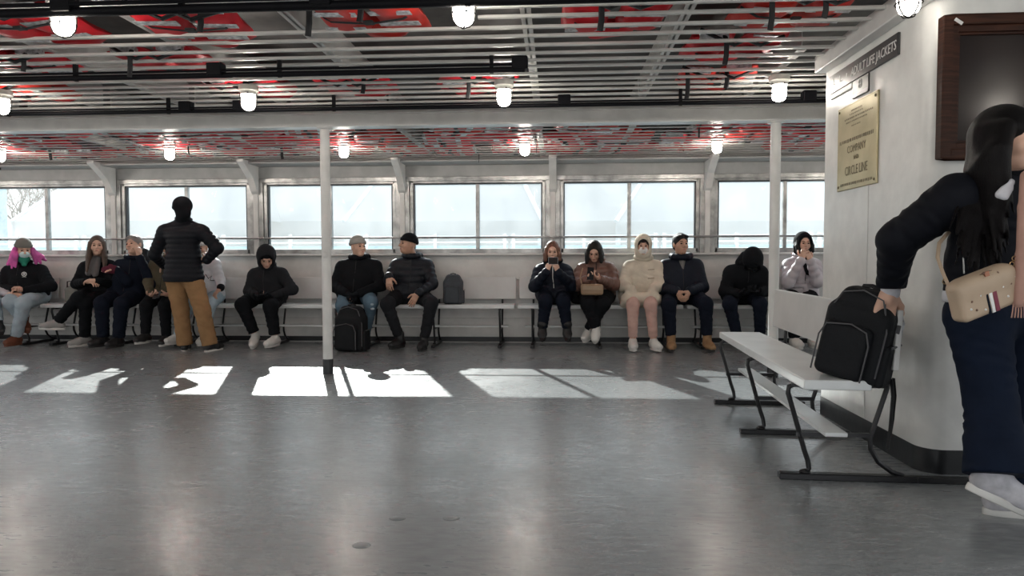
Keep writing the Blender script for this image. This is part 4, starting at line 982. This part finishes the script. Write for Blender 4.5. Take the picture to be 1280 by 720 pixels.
# 7 hooded in black
person(dict(head=(333, 322, 8.1), look=(2, 32), sh=[(318, 345, 8.24), (352, 344, 8.24)], el=[(311, 364, 8.12), (366, 362, 8.12)], wr=[(322, 371, 7.94), (341, 370, 7.94)], hip=seat2(336, 12),
            kn=[(303, 381, 7.88), (338, 383, 7.86)], an=[(319, 419, 7.93), (344, 422, 7.86)], toe=[(.15, -1, -.3), (-.25, -1, 0)], hood=(DGREY, 1.06), hoodfill=BLK, jacket=(DGREY,), thick=1.08, trousers=(BLK, 1.15), shoes=(SHW, SOLEW), tend=.86, skin=SKIN,
            hands=[dict(d=(.6, -.6, 0), n=(0, 0, 1), curl=.7, glove=BLK), dict(d=(-.6, -.6, 0), n=(0, 0, 1), curl=.7, glove=BLK)]), 'person hunched under a dark hood, white trainers, sitting alone left of the round pole')
phone(np.array(at(330, 366, 7.86)), (0, -.2, 1), (0, -.95, -.2), 'phone held in black gloves by the hooded person left of the pole')
# 8 grey beanie
def ex8(child, L):
    k = L['kr']; c = k+A(.03, -.075, .0)
    child([ell(k+A(.02, -.055, -.015), A(.03, .028, .022), None, .01), ell(k+A(.03, -.055, -.07), A(.026, .026, .014), None, .01)], 'ripped_patch', JEANL, .006, L['tr'], 'pale ripped patch at the knee')
person(dict(head=(448, 308, 8.22), look=(32, -2), hs=1.03, sh=[(428, 335, 8.3), (469, 334, 8.3)], el=[(418, 358, 8.16), (477, 357, 8.16)], wr=[(433, 367, 7.95), (448, 367, 7.95)], hip=seat2(446, 12),
            kn=[(428, 382, 7.86), (464, 378, 7.88)], an=[(438, 422, 8.05), (456, 420, 8.05)], toe=[(0, -1, 0), (.1, -1, 0)], hat=BEANL, jacket=(BLK,), hoodback=BLK, thick=1.15, girth=1.12, trousers=(JEANB, 1.08), shoes=(SHB, SOLEB), extra=ex8,
            hands=[dict(d=(.8, -.5, -.2), n=(0, 0, -1), curl=.7, glove=BLK), dict(d=(-.8, -.5, -.2), n=(0, 0, -1), curl=.7, glove=BLK)], collr=1.1, collt=.03), 'man in a light grey beanie, black coat and ripped blue jeans beside the round pole')
# 9 black beanie
person(dict(head=(510, 305, 8.2), look=(-62, -8), hs=1.03, sh=[(496, 333, 8.26), (534, 333, 8.3)], el=[(486, 350, 8.12), (541, 355, 8.14)], wr=[(486, 345, 7.92), (522, 367, 7.9)], hip=seat2(512, 13),
            kn=[(484, 380, 7.84), (539, 379, 7.84)], an=[(500, 424, 7.9), (530, 426, 7.88)], toe=[(-.45, -.9, 0), (-.1, -1, 0)], hat=BLK, jacket=(SLATEP, (.075, .011)), hoodback=SLATEP, thick=1.12, trousers=(DGREY, 1.08), shoes=(SHB, SOLEB, 'boot'), skin=SKINT, tend=.85,
            hands=[dict(d=(.1, -.25, -1), n=(0, 1, 0), curl=.35), dict(d=(-.45, -.3, -.8), n=(0, 1, 0), curl=.35)], collr=1.05, collt=.03), 'man in a black knitted cap and dark padded jacket looking away to the left')
# 10 woman with raised phone
def j10(L): return [cap(L['shl']+A(-.02, 0, -.02), L['shr']+A(.02, 0, -.02), .078, .078, .03)]
person(dict(head=(690.5, 314, 8.16), look=(0, 6), hs=.96, sh=[(675, 340, 8.26), (707, 340, 8.26)], el=[(668, 358, 8.06), (715, 357, 8.06)], wr=[(684, 339, 7.88), (697, 340, 7.88)], hip=seat2(693, 11),
            kn=[(682, 377, 7.88), (704, 377, 7.88)], an=[(678, 410, 7.92), (709, 410, 7.92)], toe=[(0, -.85, -.5), (.1, -.85, -.5)], shoeL=.22, hair='bob', haircol=HAUB, jacket=(NAVYP, (.08, .009)), thick=1.05, girth=1.05, armt=1.12, hem=.3, trousers=(NAVY, 1.08), shoes=(SHB, SOLEB, 'boot'), hL=.85,
            collm=BLK, collt=.034, hands=[dict(d=(.35, -.1, 1), n=(.6, .6, 0), curl=.7), dict(d=(-.35, -.1, 1), n=(-.6, .6, 0), curl=.7)], zipm=SIGNT), 'short woman in a navy padded coat holding a phone up before her face')
phone(np.array(at(691.5, 326, 7.80)), (0, 1, .1), (1, 0, 0), 'light grey phone raised in front of the face of the woman in navy', PHONEG, .08, .11)
# 11 brown puffer
def ex11(child, L): pass
person(dict(head=(743, 314, 8.14), look=(-4, 28), hs=.97, sh=[(728, 339, 8.26), (761, 338, 8.26)], el=[(721, 357, 8.1), (768, 356, 8.12)], wr=[(733, 350, 7.9), (750, 349, 7.9)], hip=seat2(746, 12),
            kn=[(735, 381, 7.86), (754, 380, 7.86)], an=[(745, 410, 7.86), (736, 412, 7.98)], toe=[(-.25, -.9, -.75), (-.5, -.8, -.3)], shoeL=.24, hair='bob', haircol=HBLACK, jacket=(BROWNP, (.085, .012)), thick=1.12, armt=1.1, trousers=(BLK, 1.12), shoes=(SHW, SOLEW, 'laced'), lacem=STRP, hL=.88,
            hands=[dict(d=(.6, -.3, .3), n=(0, .1, 1), curl=.8), dict(d=(-.6, -.3, .3), n=(0, .1, 1), curl=.8)], collt=.028, extra=ex11), 'woman with a black bob in a glossy brown padded jacket looking down at her phone')
phone(np.array(at(738, 342, 7.84)), (0, -.9, .35), (.08, .3, 1), 'black phone held by the woman in the brown padded jacket')
# 12 cream coat
def j12(L):
    hl, hr_, kl, kr = L['hl'], L['hr_'], L['kl'], L['kr']
    a, b = lerp(hl, kl, .62), lerp(hr_, kr, .62)
    return [cap(a+A(-.06, 0, .02), b+A(.04, 0, .02), .082, .082, .05), cap(hl+A(-.09, 0, 0), hr_+A(.06, 0, 0), .10, .10, .06), cap(a+A(-.10, .05, -.03), b+A(.03, .05, -.03), .05, .05, .04)]
def ex12(child, L):
    for i, dz in enumerate((0, -.10)):
        mb = MB(); c = L['ch']+L['front']*.155+A(.07, 0, -.02+dz); mb.tube([c+A(-.035, 0, 0), c+A(.04, .01, .005)], .006, 5); o = mb.build('toggle', cloth('toggle_beige', (.38, .33, .26)), L['jk'], smooth=True); o.location = -V(L['org'])
person(dict(head=(804, 307, 8.16), look=(2, 2), hs=.96, sh=[(787, 336, 8.27), (821, 336, 8.27)], el=[(779, 357, 8.14), (824, 358, 8.14)], wr=[(790, 362, 8.0), (815, 361, 8.0)], hip=seat2(803, 11),
            kn=[(791, 382, 7.84), (813, 381, 7.84)], an=[(791, 426, 7.86), (817, 426, 7.86)], tend=.84, toe=[(-.05, -1, 0), (.3, -.95, 0)], mask=MASKW, hood=(CREAM, 1.0), hoodfill=HBLACK, jacket=(CREAM,), jextra=j12, thick=1.1, armt=1.1, trousers=(PINKT, .95), shoes=(SHW, SOLEW), shoeL=.26, extra=ex12, zip=False,
            hands=[dict(d=(.5, 0, -.6), curl=.9, glove=CREAM), dict(d=(-.5, 0, -.6), curl=.9, glove=CREAM)], collt=.03), 'person in a cream hooded coat, white face mask and dusty pink trousers')
# 13 tan boots
def ex13(child, L):
    child([cap(L['nk']+L['front']*.055+A(0, 0, .02), L['ch']+L['front']*.125-A(0, 0, .03), .050, .022, .02)], 'sweater', GREYSW, .009)
person(dict(head=(851, 305, 8.2), look=(24, -4), hs=1.04, sh=[(832, 335, 8.3), (870, 334, 8.3)], el=[(826, 360, 8.16), (878, 359, 8.16)], wr=[(846, 364, 7.94), (861, 364, 7.94)], hip=seat2(852, 13),
            kn=[(836, 381, 7.86), (882, 380, 7.86)], an=[(839, 426, 7.86), (884, 426, 7.86)], tend=.80, toe=[(-.12, -1, 0), (.12, -1, 0)], hair='short', haircol=HBLACK, skin=SKINT, jacket=(NAVYP,), hoodback=NAVYP, thick=1.15, girth=1.05, armt=1.1, trousers=(NAVY, 1.12), shoes=(SHT, SOLEB, 'boot'), shoeL=.29, extra=ex13,
            hands=[dict(d=(.35, -.5, -.7), n=(.5, .4, 0), curl=.8), dict(d=(-.35, -.5, -.7), n=(-.5, .4, 0), curl=.8)], collr=1.25, collt=.036), 'man with short black hair in a dark navy jacket, tan boots and clasped hands')
# 14 hunched
def ex14(child, L):
    T = L['T']; child([cap(L['nk']+A(-.06, .02, .02), L['nk']+A(-.02, .03, .10), .07, .055, .03), cap(L['nk']+A(-.02, .0, .05), T(-.02, -.10, .03), .05, .05, .03)], 'hood_down', BLK, .01)
person(dict(head=(941, 327, 7.98), look=(-4, 62), hs=1.06, sh=[(914, 342, 8.16), (950, 342, 8.14)], neck=(934, 331, 8.1), el=[(906, 364, 8.06), (958, 363, 8.04)], wr=[(924, 367, 7.88), (950, 366, 7.88)], hip=seat2(928, 13, 8.28),
            kn=[(912, 380, 7.84), (950, 380, 7.84)], an=[(922, 423, 7.9), (950, 423, 7.9)], toe=[(0, -1, 0), (.05, -1, 0)], hat=BLK, hood=(BLK, 1.0), hoodfill=BLK, facecover=BLK, skin=BLK, jacket=(BLK,), thick=1.2, girth=1.15, trousers=(NAVY, 1.05), shoes=(SHB, SOLEB), extra=ex14,
            hands=[dict(d=(.7, -.5, .1), n=(0, .1, 1), curl=.8, glove=BLK), dict(d=(-.7, -.5, .1), n=(0, .1, 1), curl=.8, glove=BLK)]), 'person all in black bent forward, head down, left of the right hand pole')
phone(np.array(at(940, 363, 7.82)), (0, -.25, 1), (1, -.2, 0), 'phone in the gloved hands of the person bent forward in black')
# 15 black hood, pale jacket
def ex15(child, L):
    T = L['T']; n = L['nk']+L['front']*.10
    child([cap(T(0, .03, -.12), n+A(.01, -.02, -.03), .06, .05, .03), cap(n+A(.0, -.03, -.05), n+A(.02, -.07, -.17), .04, .035, .02)], 'scarf', BLK, .009)
    child([cap(L['mid']+L['front']*.13+A(-.12, 0, -.06), L['mid']+L['front']*.13+A(.14, 0, -.06), .03, .03, .01), cap(L['mid']+L['front']*.15+A(.0, 0, -.06), L['mid']+L['front']*.16+A(.02, 0, -.18), .028, .025, .01)], 'belt_bag', LILACP, .009)
person(dict(head=(1004.5, 304, 8.2), look=(18, 0), hs=.96, sh=[(986, 333, 8.28), (1018, 333, 8.28)], el=[(985, 354, 8.08), (1022, 352, 8.08)], wr=[(1002, 324, 7.98), (1013, 326, 7.98)], hip=seat2(1000, 11),
            kn=[(990, 381, 7.86), (1012, 381, 7.86)], an=[(993, 423, 7.88), (1016, 423, 7.9)], toe=[(.1, -1, 0), (.1, -1, 0)], hood=(BLK, .98), hair='bob', jacket=(LILACP, (.08, .010)), thick=1.05, armt=1.1, trousers=(BLK, 1.1), shoes=(SHW, SOLEW), extra=ex15, hL=.9,
            hands=[dict(d=(.3, -.1, 1), n=(.3, 1, 0), curl=1.1), dict(d=(-.4, -.1, 1), n=(-.3, 1, 0), curl=1.0)]), 'woman in a black hood and pale lilac padded jacket with both hands at her mouth')
# 16 foreground woman
def hair16(child, L):
    T = L['T']; hs = 1.0; Rm = L['Rm']; E = lambda p, rad, k=.02, sub=False: ell(T(*p), A(*rad), Rm, k, sub)
    pr = [E((0, -.020, .036), (.086, .106, .097)), E((0, -.06, -.02), (.085, .07, .10), .03)]
    g = lambda px, py, Y: np.array(at(px, py, Y))
    ends = [((1196, 292, 2.72), -.082, -.05), ((1204, 318, 2.70), -.08, -.06), ((1212, 336, 2.70), -.075, -.07), ((1224, 338, 2.80), -.05, -.085), ((1232, 325, 2.77), -.02, -.095), ((1240, 338, 2.74), .03, -.085), ((1246, 322, 2.71), .062, -.06), ((1250, 312, 2.69), .078, -.03), ((1254, 290, 2.68), .084, .0), ((1209, 306, 2.88), -.08, -.04), ((1257, 262, 2.67), .086, .024)]
    random.seed(5)
    for (q, x, y) in ends:
        a = T(x, y, .03); e_ = g(*q); m1 = lerp(a, e_, .35)+A(-.025, 0, .03); m2 = lerp(a, e_, .7)+A(-.012, 0, 0)
        pr += [cap(a, m1, .032, .036, .02), cap(m1, m2, .036, .028, .016), cap(m2, e_, .028, .006, .012)]
        for k in range(4):
            o = A(random.uniform(-.03, .03), random.uniform(-.02, .02), random.uniform(-.05, .02)); pr.append(cap(lerp(m1, m2, .3)+o*.6, e_+o, .010, .004, .006))
    pr.append(E((0, .105, -.035), (.058, .066, .090), .010, True))
    child(pr, 'hair', mat('hair_black_long', (.004, .003, .0035), .42, bump=.5, bscale=120, stretch=(5, 5, .25), spec=.12), .0062)
def ex16(child, L):
    hair16(child, L); f, lat, nk, pel = L['front'], L['lat'], L['nk'], L['pel']; g = lambda px, py, Y: np.array(at(px, py, Y))
    child([cap(nk+A(0, 0, .045), nk+A(0, 0, .085), .070, .068, .01), cap(nk+f*.03+A(0, 0, .05), nk+f*.03+A(0, 0, .05), .07, .07, .01)], 'turtleneck', BLK, .007)
    child([cap(g(1250, 243, 2.655), g(1263, 228, 2.66), .016, .014, .01), cap(g(1256, 246, 2.655), g(1262, 236, 2.66), .013, .012, .01)], 'shirt_collar', WHITEC, .005)
    # white hem of the undershirt
    z = float(at(1230, 374, 2.66).z)
    hb = cap(pel+A(0, 0, .2), pel-A(0, 0, .1), .139, .139, .01, lat, 1.74)
    def hf(P, hb=hb, z=z): 
        return np.maximum(hb.fn(P), np.abs(P[:, 2]-z)-.024)
    child([Prim(hf, hb.lo, hb.hi, .004)], 'undershirt_hem', WHITEC, .007)
    # pink fringed scarf
    a = [g(1284, 220, 2.62), g(1281, 260, 2.6), g(1278, 320, 2.6), g(1273, 378, 2.6)]
    child([cap(p, q, .022, .020, .01) for p, q in zip(a[:-1], a[1:])], 'scarf', cloth('pink_scarf', (.45, .27, .22), bs=30), .006)
    for i in range(5):
        mb = MB(); mb.tube([a[3]+A(-.016+.008*i, 0, 0), a[3]+A(-.02+.010*i, -.002, -.03), a[3]+A(-.022+.011*i, 0, -.055)], .0028, 4); o = mb.build('fringe', cloth('pink_scarf', (.52, .30, .25)), L['root']); o.location = -V(L['org'])
    # jacket seams, pocket zip
    mb = MB(); mb.tube([g(1204, 322, 2.70), g(1205, 342, 2.69)], .0028, 5); o = mb.build('pocket_zip', ALU, L['jk']); o.location = -V(L['org'])
    child([cap(lerp(g(1122, 300, 2.98), g(1113, 362, 3.16), .96), g(1113, 366, 3.165), .040, .038, .004)], 'shirt_cuff', WHITEC, .006)
def j16(L):
    pel, mid, lat = L['pel'], L['mid'], L['lat']; z = float(at(1230, 368, 2.66).z)
    p = cap(pel+A(0, 0, .02), mid, .138, .120, .05, lat, 1.78, fold=.003)
    return [p, Prim(lambda P, z=z: (P[:, 2]-z), pel-A(.5, .5, .5), pel+A(.5, .5, .12), .006, True)]
def t16(child, L): pass
fw = person(dict(head=(1259, 174, 2.78), look=(72, 2), hs=1.0, fine=True, sit=False, vox=.0095, hvox=.0045, handvox=.0036, tvox=.012, shvox=.0055, sh=[(1196, 246, 2.82), (1300, 248, 2.92)], neck=(1254, 226, 2.84), el=[(1122, 300, 2.98), (1350, 330, 2.9)], wr=[(1113, 362, 3.16), (1330, 400, 2.7)],
            hip=[(1222, 395, 2.86), (1278, 395, 2.94)], kn=[(1238, 500, 2.82), (1276, 500, 2.96)], an=[(1248, 594, 2.72), (1256, 614, 2.92)], tend=.95, toe=[(.88, -.1, -.40), (1, -.1, 0)], jacket=(cloth('navy_black_softshell', (.005, .006, .010), .7, bump=.2, bs=25),), sleeve=.99, girth=1.02, thick=1.06, armt=1.24, jextra=j16, zip=False, collar=False,
            trousers=(cloth('navy_wide_twill', (.005, .010, .024), .8, bump=.15, bs=40), 1.22, 1.9), shoes=(mat('trainer_grey_white', (.50, .49, .52), .6, var=.12, scale=20), SOLEW), shoeL=.28, extra=ex16,
            hands=[dict(d=(-.22, .0, -.9), n=(-.05, 1, -.1), curl=1.55, thumb=1, L=1.28), None]), 'woman with very long black hair and wide navy trousers reaching for a backpack')
# her shoulder bag
def rot_bag():
    c = np.array(at(1229, 363, 2.60)); e = empty('shoulder_bag', tuple(c), 0, 'beige shoulder bag with navy, white and red stripe carried by the long haired woman', 'bag')
    lat = _n(A(.93, .30, .0)); nrm = _n(np.cross(lat, A(0, 0, 1))); a = math.radians(17); r = lat*math.cos(a)+A(0, 0, 1)*math.sin(a); u = np.cross(r, nrm)*-1
    u = _n(np.cross(nrm, r)); u = u if u[2] > 0 else -u
    Rm = np.stack([r, -nrm, u], 1); org = V((0, 0, 0))
    BG = mat('beige_monogram_canvas', (.46, .35, .25), .5, var=.05)
    def taper(D, q): return D
    w, h, d = .132, .082, .035
    pr = [rbox(A(0, 0, -.01), A(w, d, h-.01), .022, Rm, .02), cap(Rm@A(-w+.05, 0, h-.05), Rm@A(w-.05, 0, h-.05), .036, .036, .03)]
    body = mesh_from([nets(pr, .0045)], 'bag_body', BG, e, loc=(0, 0, 0))
    Rx = Matrix([list(x) for x in Rm])
    for nm, x, wd, m in (('navy_stripe', -.026, .008, NAVY), ('white_stripe', -.011, .013, SIGNT), ('red_stripe', .008, .017, mat('dark_red_stripe', (.18, .02, .045), .5))):
        mb = MB(); mb.box((x-wd/2, -d-.0022, -h+.006), (x+wd/2, -d+.004, h-.026), Rx, (0, 0, 0)); mb.build(nm, m, body)
    mb = MB(); mb.box((-.018, -d-.003, h-.026), (.002, -d+.004, h-.008), Rx, (0, 0, 0)); mb.build('metal_clasp', mat('copper_clasp', (.35, .16, .10), .3, metal=.8), body, bevel=.001)
    dots = [(-.085, .03, 0), (-.095, -.01, 0), (-.082, -.045, 0), (-.06, .045, 1), (-.055, .0, 1), (-.105, -.035, 1), (-.045, -.055, 1), (.04, .055, 0), (.075, .04, 0), (.085, .0, 0), (.035, .035, 1), (.048, .0, 1), (.062, -.04, 1), (.105, .02, 1), (.115, -.03, 1), (-.02, .072, 0)]
    for (x, z, k) in dots:
        mb = MB(); mb.ell(Rm@A(x, -d-.0005, z), (.0045, .0045, .0045), 5); mb.build('printed_dot', SIGNT if k else mat('brown_print', (.17, .10, .07), .6), body, smooth=True)
    mb = MB(); z_ = h-.018; mb.tube([Rm@A(-w+.02, -d*.6, z_-.01), Rm@A(0, -d*.75, z_+.006), Rm@A(w-.02, -d*.6, z_-.01)], .0018, 4); mb.build('zip', mat('brown_print', (.17, .10, .07)), body)
    st = [Rm@A(-w-.002, 0, h-.05)]+[np.array(at(px, py, Y))-c for px, py, Y in ((1179, 342, 2.62), (1172, 322, 2.66), (1174, 304, 2.74), (1186, 290, 2.86))]
    mb = MB(); mb.tube(st, .004, 6, sx=1.8); mb.build('shoulder_strap', BG, e, smooth=True)
    for i, (px, py) in enumerate(((1181, 352), (1259, 342), (1262, 336), (1265, 330), (1268, 323))):
        mb = MB(); cc = np.array(at(px, py, 2.60))-c; mb.tube([cc+A(.008*math.cos(t_), 0, .008*math.sin(t_)) for t_ in [2*PI*k/10 for k in range(11)]], .002, 4); mb.build('chain_link', mat('gold_chain', (.5, .34, .18), .3, metal=.9), e)
rot_bag()
# ------------------------------------------------------------------ backpacks and bags
PACK = cloth('pack_black_nylon', (.012, .013, .015), .65, bump=.3, bs=120); PACKG = cloth('pack_grey_nylon', (.06, .068, .078), .5, bump=.3, bs=100); PIPE = mat('pack_grey_piping', (.07, .07, .075), .5)
def backpack(base, yaw, tilt, sc, label, m, dangle=False, fine=.009, tilt2=0):
    """base: bottom centre; front of the pack faces local -y; tilt leans it"""
    Rm = np.array(Matrix.Rotation(math.radians(yaw), 3, 'Z') @ Matrix.Rotation(math.radians(tilt), 3, 'Y') @ Matrix.Rotation(math.radians(tilt2), 3, 'X'))
    e = empty('backpack', tuple(base), 0, label, 'backpack')
    h, w, d = .25*sc, .165*sc, .10*sc
    def tp(D, q): return D
    def cc(x, y, z): return Rm@(A(x, y, z)*sc)
    pr = [rbox(cc(0, 0, .20), A(w, d, .20*sc), .05*sc, Rm, .05), rbox(cc(0, .01, .38), A(.125*sc, .085*sc, .11*sc), .06*sc, Rm, .05)]
    body = mesh_from([nets(pr, fine)], 'pack_body', m, e, loc=(0, 0, 0))
    mesh_from([nets([rbox(cc(-.02, -.105, .16), A(.125*sc, .045*sc, .145*sc), .04*sc, Rm, .02)], fine)], 'front_pocket', m, e, loc=(0, 0, 0))
    mesh_from([nets([rbox(cc(.165, 0, .12), A(.022*sc, .075*sc, .11*sc), .02*sc, Rm, .02)], fine)], 'side_pocket', m, e, loc=(0, 0, 0))
    mb = MB(); mb.tube([cc(-.045, .02, .475), cc(-.04, .02, .497), cc(0, .02, .505), cc(.04, .02, .497), cc(.045, .02, .475)], .008*sc, 7, sx=1.5); mb.build('handle', STRP, e, smooth=True)
    mb = MB(); mb.tube([cc(-.145, -.152, .03), cc(-.145, -.152, .22), cc(-.12, -.150, .285), cc(0, -.146, .31), cc(.08, -.150, .285), cc(.105, -.152, .22), cc(.105, -.152, .03)], .0045*sc, 5); mb.build('pocket_piping', PIPE, body, smooth=True)
    mb = MB(); mb.tube([cc(.15, -.085, .06), cc(.152, -.085, .30), cc(.11, -.078, .44)], .005*sc, 5); mb.build('side_piping', PIPE, body, smooth=True)
    mb = MB(); mb.tube([cc(-.15, -.08, .18), cc(-.145, -.085, .34), cc(-.10, -.08, .455), cc(0, -.085, .485), cc(.10, -.08, .455), cc(.145, -.085, .34)], .004*sc, 5); mb.build('zip', PIPE, body, smooth=True)
    mb = MB(); mb.tube([cc(.1885, -.06, .23), cc(.1885, .07, .235)], .006*sc, 5); mb.build('pocket_hem', PIPE, body, smooth=True)
    for x in (-.08, .08):
        mb = MB(); mb.tube([cc(x, .09, .46), cc(x*1.1, .135, .42), cc(x*1.35, .15, .30), cc(x*1.5, .12, .16), cc(x*1.7, .09, .06)], .010*sc, 7, sx=2.4); mb.build('shoulder_strap', m, e, smooth=True)
    if dangle:
        mb = MB(); mb.box(tuple(A(-.012, -.003, -.02)), tuple(A(.012, .003, .02)), Matrix([list(r_) for r_ in Rm])); o = mb.build('charging_port', PIPE, body, bevel=.004); o.location = V(cc(.172, -.0, .32))
        for (dx, dy, l) in ((.0, .0, .30), (.02, .02, .24)):
            p0 = cc(.19, .06, .03); mb = MB(); mb.tube([p0+A(dx, dy, .02), p0+A(dx+.008, dy, -.06), p0+A(dx+.0, dy, -l*.7), p0+A(dx-.01, dy, -l)], .005, 6, sx=2.6); mb.build('loose_strap', STRP, e, smooth=True)
        mb = MB(); mb.tube([cc(.15, .05, .40), cc(.175, .06, .35), cc(.178, .06, .12)], .006, 5, sx=2); mb.build('reflective_edge', REFL, body)
    return e
backpack((1.345, 3.30, .488), -42, 12, .87, 'large black backpack with grey piping standing on the right hand bench, held by the woman', PACK, True, .007)
b9 = at(567, 379.5, 8.26); backpack((b9.x, 8.24, .50), 8, 0, .72, 'charcoal grey backpack on the empty bench right of the man in the black cap', PACKG, False, .009)
b8 = at(439, 436, 7.72); backpack((b8.x, 7.74, .0), -6, 0, 1.04, 'black backpack standing on the floor before the man in the grey beanie', PACK, False, .010)
# tan handbag on the lap
c = np.array(at(740, 362, 7.82)); e = empty('handbag', tuple(c-A(0, 0, .06)), 0, 'tan leather handbag on the lap of the woman in the brown jacket', 'handbag')
TAN = mat('tan_leather', (.30, .20, .12), .5, bump=.15)
mesh_from([nets([rbox(A(0, 0, .06), A(.125, .035, .062), .03, None, .01)], .007)], 'bag_body', TAN, e, loc=(0, 0, 0))
mb = MB(); mb.box((-.11, -.042, .055), (.11, -.030, .105)); mb.build('flap', mat('tan_leather_light', (.36, .26, .17), .5), e, bevel=.006)
mb = MB(); mb.tube([(-.11, 0, .11), (-.13, .04, .20), (-.10, .10, .30)], .006, 6); mb.build('bag_strap', TAN, e, smooth=True)
# soft bags on the bench
c = at(774, 371, 8.28); e = empty('plastic_bag', (c.x, 8.30, .5), 0, 'crumpled white bag on the bench between the brown and the cream jackets', 'bag')
mesh_from([nets([ell(A(0, 0, .10), A(.085, .07, .10), None, .03), cap(A(-.02, 0, .15), A(.0, .02, .27), .05, .028, .04), cap(A(.02, 0, .1), A(.06, -.02, .06), .05, .05, .03)], .010)], 'bag_body', cloth('white_bag', (.58, .58, .57), .5), e, loc=(0, 0, 0))
mb = MB(); mb.tube([(-.02, 0, .26), (-.03, -.01, .31), (.02, -.01, .31), (.02, 0, .26)], .006, 5); mb.build('bag_handle', WHITEC, e)
c = at(722, 371, 8.28); e = empty('bag', (c.x, 8.30, .5), 0, 'dark grey soft bag on the bench between the two women with phones', 'bag')
mesh_from([nets([rbox(A(0, 0, .10), A(.075, .06, .10), .04, None, .03), cap(A(-.03, 0, .18), A(.03, 0, .19), .03, .03, .04)], .010)], 'bag_body', DGREY, e, loc=(0, 0, 0))
mb = MB(); mb.tube([(-.03, 0, .2), (-.02, -.01, .25), (.02, -.01, .25), (.03, 0, .2)], .006, 5); mb.build('bag_handle', STRP, e)


print('SCRIPT TIME', time.time()-T0)
